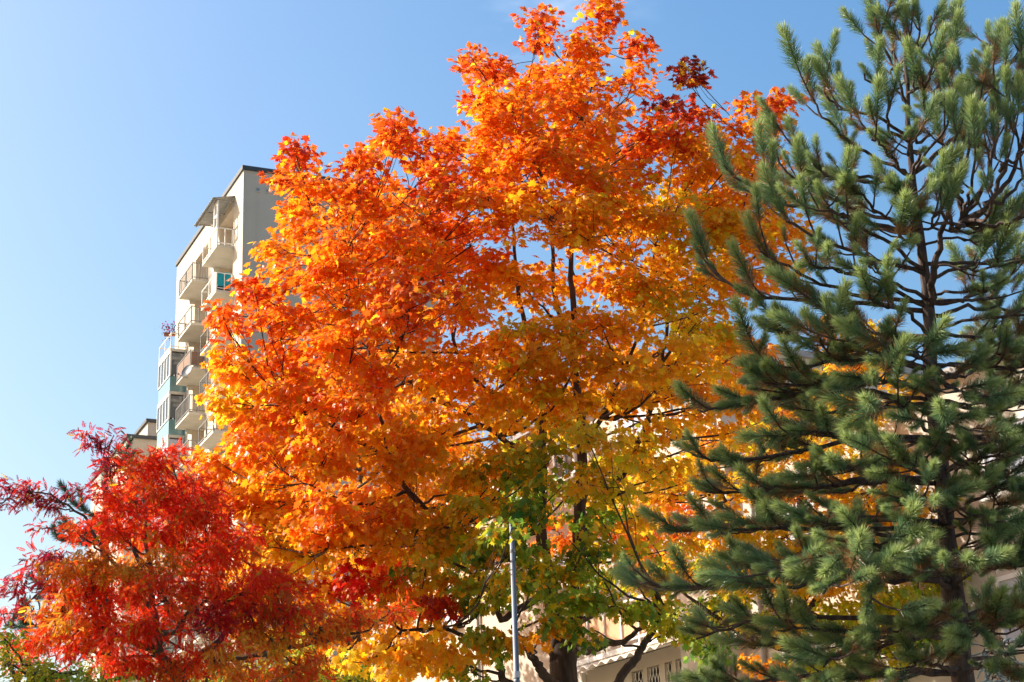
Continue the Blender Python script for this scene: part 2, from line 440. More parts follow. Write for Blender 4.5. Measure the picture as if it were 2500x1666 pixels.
# ------------------------------------------------------------------ building on the right
AZ2 = math.radians(-30)
b0 = at(1500, 1030, 45.0)
rb = empty('apartment_building', (float(b0[0]), 45.0, 0), math.pi / 2 - AZ2)
tag(rb, 'cream apartment building with grilled windows and balcony, seen through the pine and maple', 'building')
HT, HL = 15.5, 12.5
w = MB(); w.box(-4.5, 15, -10, 0, 0, HT); w.box(-30, -4.503, -10, -0.25, 0, HL); w.build('wall', M['stucco2'], rb)
t = MB(); t.box(-4.62, 15.1, -0.1, 0.35, HT + 0.003, HT + 0.16); t.box(-4.62, -4.4, -10, -0.1, HT + 0.003, HT + 0.16)
t.box(-30, -4.63, -0.4, 0.0, HL + 0.003, HL + 0.14); t.build('roof_edge', M['panel_grey'], rb)
def window(parent, s, z, wd, ht, y, curtain=False):
    f = MB()
    for q0, q1 in ((-wd / 2, -wd / 2 + 0.09), (wd / 2 - 0.09, wd / 2), (-0.05, 0.05)): f.box(q0, q1, 0.003, 0.07, -ht / 2, ht / 2)
    for z0 in (-ht / 2, ht / 2 - 0.09): f.box(-wd / 2 + 0.09, -0.05, 0.003, 0.068, z0, z0 + 0.09).box(0.05, wd / 2 - 0.09, 0.003, 0.068, z0, z0 + 0.09)
    o = f.build('window', M['white_metal'], parent, (s, y, z))
    MB().box(-wd / 2 + 0.09, -0.05, 0.003, 0.03, -ht / 2 + 0.09, ht / 2 - 0.09).box(0.05, wd / 2 - 0.09, 0.003, 0.03, -ht / 2 + 0.09, ht / 2 - 0.09).build('pane', M['curtain'] if curtain else M['glass'], o)
    MB().box(-wd / 2 - 0.08, wd / 2 + 0.08, 0.003, 0.16, -ht / 2 - 0.09, -ht / 2 - 0.003).build('sill', M['white_metal'], o)
for zi, z in enumerate((14.55, 11.75, 8.1, 5.2, 2.4)):
    for si, s in enumerate((-0.85, 2.45, 5.8, 9.1, 12.4)):
        if zi == 2 and si == 0: continue
        window(rb, s, z, 1.4 if si == 0 else 1.1, 1.25, 0.0, (zi + si) % 2 == 0)
    if zi != 2: window(rb, -3.0, z - (0 if zi else 0.0), 1.0, 1.25, 0.0, zi % 2 == 1)
for z in (10.6, 7.7, 4.8, 1.9):
    for si, s in enumerate((-6.6, -9.9, -13.2, -16.6, -20, -24)):
        window(rb, s, z, 1.5, 1.35, -0.25, si % 2 == 0)
for sx, yy, hh in ((-5.2, -0.25, HL), (-14.9, -0.25, HL), (7.4, 0.0, HT), (-4.2, 0.0, HT)):
    MB().tube([(sx, yy + 0.07, 0), (sx, yy + 0.07, hh)], [0.05, 0.05], 8).build('downpipe', M['panel_grey'], rb)
# balcony with peach parapet, rail, corrugated canopy with scalloped edge and grilled loggia
bs = MB().box(-4.0, 0.6, 0.003, 1.25, 8.62, 8.74).build('balcony', M['white_metal'], rb)
MB().box(-3.95, 0.55, 1.16, 1.22, 8.95, 9.62).build('parapet', M['peach'], bs)
rl = MB()
for x in np.linspace(-3.95, 0.5, 7): rl.box(x - 0.02, x + 0.02, 1.225, 1.265, 8.6, 9.8)
rl.box(-4.0, 0.6, 1.15, 1.27, 9.74, 9.80); rl.box(-4.0, 0.6, 1.225, 1.275, 8.84, 8.89)
rl.build('railing', M['white_metal'], bs)
cm = MB(); n = 72; pts, fc = [], []
for i in range(n + 1):
    x = -4.2 + 4.9 * i / n; dz = 0.045 * math.sin(i * math.pi / 3)
    for y, zz in ((1.0, 8.60), (1.8, 8.38)): pts += [(x, y, zz + dz), (x, y, zz + dz - 0.025)]
for i in range(n):
    a = 4 * i; b = a + 4
    fc += [(a, b, b + 2, a + 2), (a + 1, a + 3, b + 3, b + 1), (a + 2, b + 2, b + 3, a + 3)]
cm.poly(pts, fc); cm.build('canopy', M['awning'], rb)
lg = MB()
lg.box(-3.72, 0.5, 0.003, 0.88, 8.22, 8.55); lg.box(-3.72, 0.5, 0.003, 0.88, 5.6, 6.6)
edges = [-1.5, -1.97, -2.15, -2.66, -2.88, -3.17, -3.32, -3.56]
prev = 0.5
for k in range(0, 8, 2):
    lg.box(edges[k], prev, 0.003, 0.88, 6.603, 8.217); prev = edges[k + 1]
lg.box(-3.72, prev, 0.003, 0.88, 6.603, 8.217)
lg.build('loggia', M['stucco2'], rb)
for k in range(0, 8, 2):
    x1, x0 = edges[k], edges[k + 1]
    pn = MB().box(x0, x1, 0.7, 0.72, 6.6, 8.22).build('loggia_window', M['dark'], rb)
    gr = MB()
    nx = max(2, round((x1 - x0) / 0.14)); zs = np.linspace(6.62, 8.2, 25)
    for i in range(nx + 1):
        for sgn in (-1, 1):
            p = [(min(x1, max(x0, x0 + (x1 - x0) * i / nx + sgn * 0.5 * (x1 - x0) / nx * (0.5 - 0.5 * math.cos((z_ - 6.62) * 15)))), 0.83, z_) for z_ in zs]
            gr.tube(p, [0.011] * len(p), 4)
    gr.build('grille', M['white_metal'], pn)
MB().box(-3.95, -3.723, 0.003, 1.0, 5.6, 8.5).build('pier', M['white_metal'], rb)
MB().box(0.503, 0.68, 0.003, 1.0, 5.6, 8.5).build('pier', M['white_metal'], rb)

# ------------------------------------------------------------------ leaf templates
def tri_fan(outline, centre):
    V = np.array([centre] + outline, float); n = len(outline)
    T = np.array([[0, 1 + i, 1 + (i + 1) % n] for i in range(n)])
    return V, T
half = [(0.0, 0.0), (0.22, -0.10), (0.45, 0.0), (0.28, 0.17), (0.62, 0.42), (0.31, 0.47), (0.31, 0.73), (0.13, 0.66), (0.0, 1.0)]
outl = [(x, y, 0) for x, y in half] + [(-x, y, 0) for x, y in half[-2:0:-1]]
MAPLE_V, MAPLE_T = tri_fan(outl, (0, 0.36, 0))
MAPLE_V[:, 2] = -0.25 * np.abs(MAPLE_V[:, 0]) - 0.22 * MAPLE_V[:, 1] ** 2 + 0.05
OVAL_V, OVAL_T = tri_fan([(0, 0, 0), (0.24, 0.25, -0.05), (0.25, 0.6, -0.08), (0, 1, -0.16), (-0.25, 0.6, -0.08), (-0.24, 0.25, -0.05)], (0, 0.45, 0.0))
def rowan_template():
    V, T = [], []
    def leaflet(p, d, L):
        d = np.array(d, float); d /= np.linalg.norm(d); s = np.cross(d, (0, 0, 1.0)); s /= np.linalg.norm(s)
        n = len(V); w = L * 0.30
        V.extend([p, p + d * L * 0.45 + s * w, p + d * L - np.array([0, 0, 0.12 * L]), p + d * L * 0.45 - s * w])
        T.extend([[n, n + 1, n + 2], [n, n + 2, n + 3]])
    for k in range(5):
        y = 0.24 + 0.68 * k / 4; z = -0.35 * y * y
        L = 0.33 * (1 - 0.3 * abs(k - 1.8) / 2.5)
        for sg in (-1, 1): leaflet(np.array([0, y, z]), (sg * 1.0, 0.4, -0.7), L)
    leaflet(np.array([0, 0.96, -0.34]), (0, 1, -0.8), 0.30)
    n = len(V)
    V.extend([np.array([0.008, 0, 0]), np.array([-0.008, 0, 0]), np.array([0, 0.5, -0.09]), np.array([0, 0.96, -0.33])]); T.extend([[n, n + 1, n + 2], [n, n + 2, n + 3]])
    return np.array(V), np.array(T)
ROWAN_V, ROWAN_T = rowan_template()

def norm(a): return a / (np.linalg.norm(a, axis=-1, keepdims=True) + 1e-9)

# colours of autumn leaves (base colours); RP also has the sprays' purple silhouette against the sky put in
PAL = {'DR': (0.52, 0.045, 0.012), 'OR': (0.84, 0.18, 0.012), 'O': (0.88, 0.27, 0.012), 'A': (0.85, 0.39, 0.015), 'Y': (0.90, 0.58, 0.025),
       'OY': (0.88, 0.40, 0.012), 'YG': (0.62, 0.50, 0.022), 'G': (0.09, 0.21, 0.028), 'LG': (0.28, 0.38, 0.032), 'B': (0.70, 0.022, 0.010), 'D': (0.17, 0.022, 0.014),
       'RR': (0.82, 0.042, 0.012), 'RO': (0.82, 0.17, 0.012), 'RB': (0.58, 0.18, 0.02), 'RP': (0.30, 0.02, 0.05), 'RY': (0.66, 0.42, 0.03)}

def broadleaf(name, label, cat, Y, trunk, limbs, lobes, tmpl, leaf_mat, bark, leaf_size, per_clump, clump_r, clump_density,
              flat=0.38, thick=None, droop=(0.1, 0.9), tilt=0.55, singles=300, seed=1, jitter=0.12, stray=None, twig_r=0.008, group=None, dens=lambda x, y: 1.0):
    """trunk / limbs: polylines of (px, py, depth offset, radius); lobes: (px, py, rx, ry, colours, [depth offsets])"""
    R = np.random.default_rng(seed)
    ppm = F / Y                                      # photograph pixels per metre at that distance
    base = at(*trunk[0][:2], Y + trunk[0][2]); base[2] = 0
    root = empty(name, tuple(base)); tag(root, label, cat, group)
    def poly3(p): return np.array([at(x, y, Y + d) for x, y, d, r in p]) - base, [r for *_, r in p]
    def smooth_line(P, r, n=5):
        P = np.asarray(P); m = len(P)
        if m < 3: return P, r
        out, rr = [], []
        for i in range(m - 1):
            p0, p1, p2, p3 = P[max(i - 1, 0)], P[i], P[i + 1], P[min(i + 2, m - 1)]
            for k in range(n):
                t = k / n
                out.append(0.5 * ((2 * p1) + (-p0 + p2) * t + (2 * p0 - 5 * p1 + 4 * p2 - p3) * t * t + (-p0 + 3 * p1 - 3 * p2 + p3) * t ** 3)); rr.append(r[i] * (1 - t) + r[i + 1] * t)
        out.append(P[-1]); rr.append(r[-1])
        return np.array(out), rr
    tp, tr = poly3(trunk)
    foot = tp[0].copy(); foot[2] = 0
    if tp[0][2] > 0.3:
        tp = np.vstack([foot, foot * 0.5 + tp[0] * 0.5, tp]); tr = [tr[0] * 1.5, tr[0] * 1.08] + list(tr)
    P, r = smooth_line(tp, tr); P[1:-1] += R.normal(0, 0.012, P[1:-1].shape)
    MB().tube(P, r, 14).build('trunk', bark, root, smooth=True)
    nodes, nrad = [P], [np.array(r)]
    for lb in limbs:
        p, rr = poly3(lb); P, r = smooth_line(p, rr); P[1:-1] += R.normal(0, 0.015, P[1:-1].shape)
        MB().tube(P, r, 9).build('branch', bark, root, smooth=True)
        nodes.append(P); nrad.append(np.array(r))
    N = np.vstack(nodes); NR = np.concatenate(nrad)
    twigs = TubeBatch(); LP, LD, LN, LS, LC_ = [], [], [], [], []
    cen = np.mean([at(l[0], l[1], Y) for l in lobes], axis=0) - base
    for lob in lobes:
        x, y, rx, ry, cols = lob[:5]
        for dy in (lob[5] if len(lob) > 5 else thick(x, y, R)):
            c = at(x, y, Y + dy) - base
            sx, sz = rx / ppm, ry / ppm; sy = (sx + sz) / 2
            d = np.linalg.norm(N - c, axis=1) + np.maximum(0, N[:, 2] - c[2] + 0.15) * 2.0
            j = int(np.argmin(d)); s0 = N[j]
            L = np.linalg.norm(c - s0)
            mid = s0 * 0.5 + c * 0.5 + np.array([0, 0, -0.10 * L]) + R.normal(0, 0.05, 3) * L
            tt = np.linspace(0, 1, 7)[:, None]
            br = (1 - tt) ** 2 * s0 + 2 * tt * (1 - tt) * mid + tt ** 2 * c
            br[1:-1] += R.normal(0, 0.018, (5, 3))
            r0 = min(NR[j] * 0.75, 0.012 + 0.010 * L)
            twigs.tube(br, np.linspace(r0, 0.008, 7), 5)
            nc = max(2, int(round(rx * ry / (clump_r * ppm) ** 2 * clump_density * dens(x, y) * (0.4 if cols[0] == 'RP' else 1.0))))
            u = norm(R.normal(0, 1, (nc, 3))) * (R.uniform(0.15, 1, (nc, 1)) ** 0.55)
            cc = c + u * np.array([sx, sy, sz])
            for q in cc:
                jj = R.integers(3, 7); a = br[jj]
                m2 = (a + q) / 2 + R.normal(0, 0.05, 3) + np.array([0, 0, -0.04])
                twigs.tube([a, m2, q], [twig_r, twig_r * 0.7, twig_r * 0.35], 3)
                k = max(3, int(R.normal(per_clump, per_clump * 0.25)))
                out_dir = norm(q - (c * 0.6 + cen * 0.4) + np.array([0, 0, 0.1])); 
                off = norm(R.normal(0, 1, (k, 3))) * (R.uniform(0.05, 1, (k, 1)) ** 0.6) * clump_r * np.array([1, 1, flat])
                pos = q + off
                hz = norm(off * np.array([1, 1, 0.2]) + out_dir * clump_r * 0.5 + R.normal(0, 0.35, (k, 3)) * clump_r)
                dr_ = R.uniform(*droop, (k, 1))
                dvec = norm(hz + np.array([0, 0, -1.0]) * dr_)
                nv = np.array([0, 0, 1.0]) + R.normal(0, tilt, (k, 3)) + hz * dr_ * 0.8
                nv = norm(nv - (nv * dvec).sum(1, keepdims=True) * dvec)
                col = np.array([PAL[cols[int(R.integers(0, len(cols)))]]] )
                ci = np.array([PAL[cols[i]] for i in R.integers(0, len(cols), k)])
                mixw = R.uniform(0.15, 0.6, (k, 1))
                colr = col * (1 - mixw) + ci * mixw
                if stray:
                    for key, pr in stray:
                        mk = R.uniform(0, 1, k) < pr
                        colr[mk] = PAL[key]
                colr = colr * np.exp(R.normal(0, jitter, (k, 1))) * np.exp(R.normal(0, jitter * 0.6, (k, 3)))
                LP.append(pos); LD.append(dvec); LN.append(nv); LC_.append(np.clip(colr, 0.002, 0.93)); LS.append(leaf_size * R.uniform(0.55, 1.25, k))
    LP, LD, LN, LC_, LS = np.vstack(LP), np.vstack(LD), np.vstack(LN), np.vstack(LC_), np.concatenate(LS)
    tw = twigs.build('twigs', bark, root); tw['kind'] = 'stuff'
    LX = np.cross(LD, LN)
    Rm = np.stack([LX, LD, LN], axis=2)              # columns x, y, z
    V0, T0 = tmpl
    n = len(LP); chosen = np.zeros(n, bool)
    if singles:
        wpos = LP + base; px, py, dep = to_px(wpos)
        vis = (px > 0) & (px < 2500) & (py > 0) & (py < 1666)
        cell = (px // 14).astype(int) * 1000 + (py // 14).astype(int)
        order = np.argsort(dep); front = np.zeros(n, bool)
        _, first = np.unique(cell[order], return_index=True); front[order[first]] = True
        view = norm(wpos - np.array([0, 0, EYE])); area = np.abs((LN * view).sum(1)) * (LS / dep) ** 2
        area[~(vis & front)] = 0
        chosen[np.argsort(-area)[:singles]] = True
        tones = {}
        for i in np.nonzero(chosen)[0]:
            key = tuple(np.round(LC_[i] ** 0.5 * 9).astype(int))
            if key not in tones:
                tones[key] = mesh_np('leaf', V0, T0, leaf_mat, np.tile((np.array(key) / 9.0) ** 2, (len(V0), 1)))
            o = bpy.data.objects.new('leaf', tones[key]); COL.objects.link(o); o.parent = root
            mt = Matrix(Rm[i].tolist()).to_4x4() @ Matrix.Scale(float(LS[i]), 4); mt.translation = LP[i].tolist(); o.matrix_local = mt
    k = ~chosen
    VL = np.repeat(V0[None], k.sum(), axis=0); VL[:, :, 2] *= R.normal(1.0, 1.1, (k.sum(), 1)); VL[:, :, 0] *= R.uniform(0.7, 1.1, (k.sum(), 1))
    V = np.einsum('nij,nvj->nvi', Rm[k], VL) * LS[k][:, None, None]
    V = V + LP[k][:, None, :]
    T = (T0[None] + (np.arange(k.sum()) * len(V0))[:, None, None]).reshape(-1, 3)
    me = mesh_np('crown', V.reshape(-1, 3), T, leaf_mat, np.repeat(LC_[k], len(V0), axis=0))
    o = link('crown', me, root); o['kind'] = 'stuff'
    print(name, 'leaves', n)
    return root

# ------------------------------------------------------------------ orange maple
def maple_thick(x, y, R):
    h = 3.5 * math.sqrt(max(0.06, 1 - ((x - 1210) / 790) ** 2 - ((y - 880) / 900) ** 2))
    if h > 1.5: return [-h * R.uniform(0.45, 1.0), h * R.uniform(-0.1, 0.8)]
    return [h * R.uniform(-0.8, 0.8)]
mt_trunk = [(1378, 1666, 0, 0.21), (1376, 1590, 0, 0.20), (1374, 1520, 0, 0.17)]
mt_limbs = [
    [(1362, 1600, -0.05, 0.12), (1352, 1529, 0.0, 0.11), (1341, 1399, 0.0, 0.10), (1320, 1300, 0.1, 0.09), (1325, 1150, 0.2, 0.075), (1320, 1000, 0.3, 0.06), (1290, 850, 0.4, 0.045), (1260, 650, 0.5, 0.03), (1250, 450, 0.6, 0.02), (1300, 150, 0.6, 0.008)],
    [(1394, 1600, 0.05, 0.13), (1405, 1500, 0.1, 0.12), (1412, 1351, 0.1, 0.11), (1419, 1238, 0.1, 0.095), (1420, 1097, 0.1, 0.08), (1402, 900, 0.0, 0.065), (1398, 737, 0.0, 0.05), (1396, 600, 0.1, 0.038), (1410, 400, 0.1, 0.025), (1460, 120, 0.0, 0.008)],
    [(1402, 900, 0.0, 0.05), (1357, 737, -0.2, 0.04), (1349, 600, -0.3, 0.03), (1330, 420, -0.3, 0.015)],
    [(1412, 1330, 0.1, 0.085), (1456, 1238, 0.5, 0.075), (1531, 1135, 0.8, 0.06), (1577, 1031, 1.0, 0.045), (1614, 890, 1.1, 0.035), (1640, 700, 1.1, 0.025), (1680, 450, 1.0, 0.01)],
    [(1577, 1031, 1.0, 0.03), (1697, 994, 1.0, 0.02), (1790, 960, 0.9, 0.01)],
    [(1614, 890, 1.1, 0.028), (1720, 720, 0.9, 0.022), (1800, 560, 0.7, 0.015), (1850, 350, 0.5, 0.008)],
    [(1341, 1399, 0.0, 0.075), (1240, 1360, -0.6, 0.065), (1084, 1291, -1.3, 0.055), (999, 1200, -1.6, 0.045), (948, 1126, -1.7, 0.036), (840, 1060, -1.8, 0.028), (690, 975, -1.8, 0.014)],
    [(970, 1160, -1.65, 0.035), (931, 1035, -1.6, 0.028), (900, 850, -1.4, 0.018), (850, 600, -1.0, 0.008)],
    [(1325, 1150, 0.2, 0.055), (1240, 1080, -0.2, 0.045), (1130, 1010, -0.6, 0.038), (1035, 960, -0.8, 0.03), (972, 894, -0.9, 0.024), (900, 760, -0.9, 0.015), (800, 560, -0.8, 0.006)],
    [(1290, 1000, 0.2, 0.04), (1190, 950, 0.4, 0.034), (1126, 886, 0.5, 0.03), (1088, 724, 0.6, 0.022), (1060, 550, 0.6, 0.012)],
    [(1405, 1500, 0.1, 0.06), (1418, 1585, -0.3, 0.058), (1468, 1579, -0.9, 0.05), (1521, 1563, -1.3, 0.042), (1575, 1530, -1.6, 0.03)],
    [(1376, 1680, -0.1, 0.09), (1340, 1660, -0.6, 0.075), (1315, 1625, -0.9, 0.065), (1292, 1590, -1.1, 0.05), (1250, 1530, -1.3, 0.03)],
    [(1341, 1440, 0.0, 0.07), (1270, 1560, -0.9, 0.0), ][:1] + [(1232, 1510, -0.8, 0.05), (1206, 1460, -1.1, 0.042), (1150, 1400, -1.4, 0.03), (1050, 1340, -1.6, 0.015)],
    [(1330, 1690, 0.0, 0.08), (1237, 1666, -0.8, 0.06), (1219, 1621, -1.0, 0.052), (1184, 1584, -1.2, 0.042), (1100, 1540, -1.6, 0.03), (980, 1540, -1.8, 0.02)],
    [(1000, 1200, -1.6, 0.03), (880, 1230, -2.0, 0.022), (740, 1180, -2.2, 0.012)],
    [(1100, 1300, -1.3, 0.03), (960, 1330, -2.0, 0.02), (800, 1340, -2.3, 0.012)],
    [(1420, 1097, 0.1, 0.05), (1500, 960, -0.6, 0.036), (1560, 800, -1.0, 0.025), (1600, 600, -1.2, 0.012)],
    [(1385, 1790, 0.0, 0.085), (1440, 1740, -0.6, 0.078), (1487, 1690, -1.2, 0.07), (1535, 1632, -1.4, 0.064), (1564, 1587, -1.5, 0.056), (1590, 1545, -1.6, 0.045), (1620, 1480, -1.7, 0.03)],
]
O, D_, A = ('OR', 'O'), ('D', 'DR'), ('A', 'O')
DRO = ('DR', 'OR', 'OR'); OA = ('O', 'A', 'OY'); AY = ('A', 'OY', 'Y'); OYr = ('OR', 'O', 'OY'); AG = ('A', 'OY', 'A', 'YG'); YGm = ('YG', 'A', 'YG'); YY = ('Y', 'OY'); YGG = ('YG', 'YG', 'LG', 'OY', 'G'); GG = ('G', 'LG', 'YG', 'LG')
mt_lobes = [
    (1470, 65, 55, 65, DRO), (1312, 85, 36, 55, DRO), (1395, 175, 110, 80, O), (1195, 180, 50, 55, DRO), (1250, 265, 100, 85, O), (1420, 285, 140, 100, O), (1548, 140, 34, 45, O), (1545, 205, 40, 40, O), (1190, 300, 40, 40, O),
    (1682, 205, 18, 38, D_), (1640, 265, 38, 36, ('D', 'DR', 'DR')), (1590, 325, 70, 70, ('DR', 'OR', 'OR')), (1660, 330, 50, 45, DRO), (1720, 310, 48, 60, DRO), (1695, 410, 90, 80, OA), (1855, 285, 55, 50, O), (1900, 270, 20, 40, O), (1850, 370, 75, 75, OA), (1835, 470, 100, 65, OA), (1895, 565, 75, 55, OA), (1790, 590, 100, 80, AG),
    (1300, 395, 150, 95, O), (1480, 425, 140, 95, OYr), (1620, 515, 120, 100, AG), (1340, 535, 130, 90, OA), (1480, 575, 130, 85, OA), (1200, 400, 50, 60, O),
    (722, 405, 38, 48, DRO), (750, 480, 55, 50, O), (880, 425, 42, 52, DRO), (975, 355, 50, 60, DRO), (1070, 385, 60, 60, DRO), (820, 490, 60, 50, O), (930, 490, 100, 75, O), (1080, 490, 100, 85, DRO), (1190, 480, 70, 75, O), (1150, 600, 105, 85, O), (1000, 610, 120, 85, O), (860, 590, 100, 80, O), (740, 570, 50, 55, O),
    (720, 650, 60, 55, OYr), (830, 715, 120, 85, O), (640, 725, 40, 42, DRO), (690, 785, 85, 65, O), (560, 810, 42, 42, DRO), (560, 890, 55, 55, OYr), (690, 890, 110, 75, O), (860, 850, 120, 85, O), (1000, 755, 120, 85, DRO), (1130, 735, 95, 75, OYr), (1270, 685, 100, 85, OA),
    (580, 985, 75, 75, AY), (720, 1000, 120, 75, O), (880, 975, 120, 75, O), (1030, 915, 120, 80, OA), (1180, 875, 110, 80, OA), (1320, 845, 100, 70, AG), (1470, 795, 110, 75, OA), (1610, 730, 120, 75, AG), (1730, 690, 75, 70, AG), (1700, 790, 85, 55, YGm), (1825, 700, 28, 30, O),
    (510, 1115, 55, 45, OYr), (640, 1110, 105, 75, OYr), (800, 1105, 120, 75, OYr), (960, 1095, 120, 75, OA), (1110, 1040, 120, 75, OA), (1250, 985, 105, 70, AG), (1390, 925, 100, 65, AG), (1520, 880, 100, 60, OA), (1650, 885, 105, 70, AY), (1800, 865, 85, 65, OA), (1760, 985, 110, 40, AY, [-0.6, 0.8]),
    (680, 1225, 115, 75, OYr), (850, 1235, 125, 75, O), (1010, 1205, 110, 70, OA), (1150, 1150, 110, 65, AG), (1290, 1105, 95, 55, YGG), (1430, 1060, 90, 45, YGm), (1560, 1090, 90, 45, YGm),
    (720, 1345, 105, 70, AY), (860, 1325, 100, 60, OYr), (900, 1410, 110, 45, ('B', 'OR', 'B')), (1000, 1320, 100, 50, OA), (1130, 1285, 90, 50, YGG), (1270, 1230, 80, 40, GG), (1370, 1190, 70, 35, YGG), (1510, 1190, 90, 45, YGm), (1090, 1350, 95, 55, GG), (1180, 1430, 80, 50, YGG),
    (1330, 1385, 90, 45, GG, [-2.0, -0.5]), (1450, 1375, 90, 45, GG, [-1.8, 0.6]), (1490, 1460, 95, 40, GG, [-2.2, -0.4]), (1370, 1465, 90, 45, GG, [-2.4, -1.0]), (1250, 1290, 60, 40, GG, [-5.0, -3.2]), (1290, 1180, 70, 40, GG, [-1.5]),
    (1085, 1500, 65, 45, ('B', 'DR', 'OR'), [-2.6]), (960, 1600, 95, 45, AY, [-2.6, -1.6]), (865, 1618, 48, 24, ('Y',), [-3.0]), (1080, 1590, 80, 45, AG, [-2.2, -1.0]), (1190, 1530, 70, 45, YGG, [-2.2]), (1280, 1555, 45, 30, OA, [-2.0]), (1570, 1490, 75, 45, GG, [-1.8]), (1150, 1640, 60, 40, GG, [-1.4]), (1640, 1540, 50, 40, GG, [-1.6]),
    (990, 1450, 80, 40, OA, [-2.2]), (1040, 1420, 60, 30, AG, [-2.0]),
    (1480, 990, 95, 50, AG, [-1.2, 1.0]), (1570, 975, 90, 45, AY, [-1.0, 1.6]), (1670, 960, 95, 45, AY, [-0.4, 1.8]), (1850, 940, 70, 40, OA, [0.2, 1.6]), (1640, 1050, 100, 45, AY, [-0.6, 1.8]), (1750, 1075, 95, 40, AY, [0.0, 1.8]), (1860, 1030, 70, 30, AY, [0.6]), (1500, 1130, 80, 40, YGm, [0.6, 1.8]), (1620, 1150, 90, 40, YGm, [-0.2, 1.6]), (1700, 1170, 70, 35, AG, [1.0]),
    (1370, 1030, 90, 50, AG, [-1.4, 0.8]), (1180, 1230, 80, 40, AG, [-1.6]), (1400, 1270, 80, 35, YGG, [0.8]), (1560, 1260, 80, 40, AG, [0.4, 1.8]), (1640, 1340, 70, 35, YGm, [0.6]), (1560, 1350, 70, 35, YGG, [0.2]), (1240, 1420, 60, 35, YGG, [-1.2, -2.8]), (1030, 1280, 80, 40, AG, [-2.2]), (1500, 690, 90, 55, OA, [-1.8, 1.0]), (1400, 690, 50, 30, OA, [1.6]), (1330, 940, 60, 40, OA, [-2.2]), (1760, 840, 60, 50, AG, [0.0]), (1640, 640, 80, 50, AG, [-1.6, 0.6]),
    (1780, 400, 60, 50, OA), (1760, 480, 75, 55, OA), (1740, 560, 80, 55, AG), (1840, 540, 70, 45, OA), (1940, 580, 45, 40, OA), (1880, 650, 60, 40, OA), (1900, 430, 40, 50, OA), (1930, 510, 35, 40, OA), (1790, 330, 30, 40, O),
    (722, 372, 20, 36, DRO), (882, 378, 20, 34, DRO), (965, 308, 20, 32, DRO), (1085, 345, 24, 30, DRO), (1308, 52, 22, 30, DRO), (1472, 22, 26, 34, DRO), (1556, 108, 20, 26, DRO), (1150, 140, 24, 24, DRO), (1690, 178, 16, 28, D_), (1820, 248, 24, 24, DRO), (1918, 238, 12, 28, DRO), (620, 700, 24, 22, DRO), (545, 775, 24, 22, DRO), (680, 600, 30, 26, OYr), (700, 440, 22, 22, DRO), (1170, 250, 24, 26, DRO),
    (1200, 1180, 80, 40, YGG, [-2.4]), (1340, 1130, 80, 40, YGG, [-2.6]), (1450, 1240, 80, 40, GG, [-2.0]), (1120, 1240, 70, 40, YGG, [-2.8]), (1390, 1320, 80, 40, GG, [-2.6]), (1240, 1350, 70, 40, GG, [-3.2]), (1160, 1350, 70, 40, YGG, [-2.8]), (1530, 1400, 80, 40, YGG, [-1.8]), (1600, 1440, 70, 40, YGG, [-1.4]), (1310, 1530, 60, 35, YGG, [-2.4]), (1440, 1535, 60, 28, GG, [-2.2]), (1160, 1480, 60, 40, YGG, [-2.6]), (1210, 1600, 50, 35, GG, [-2.0]), (1040, 1390, 80, 35, YGG, [-2.6]), (1420, 1160, 70, 35, YGG, [-2.2]), (1330, 1260, 80, 40, GG, [-2.8]),
    (560, 1180, 80, 55, OYr, [-1.0, 0.6]), (600, 1260, 80, 50, OYr, [-1.2]), (640, 1330, 70, 45, AY, [-1.4]), (660, 1420, 70, 40, AY, [-1.6]), (770, 1430, 80, 40, ('OY', 'OR', 'B'), [-2.0]), (800, 1290, 90, 50, OYr, [-2.6]),
]
broadleaf('maple_tree', 'large maple with orange leaves turning green low down, in the middle', 'tree', 28.0, mt_trunk, mt_limbs, mt_lobes,
          (MAPLE_V, MAPLE_T), M['maple_leaf'], M['bark_maple'], 0.118, 42, 0.36, 4.5, flat=0.45, thick=maple_thick, droop=(0.1, 1.1), tilt=0.5, seed=3, stray=[('Y', 0.04), ('OY', 0.07)], dens=lambda x, y: 0.68 if (x > 960 and 960 < y < 1520) else 1.0)

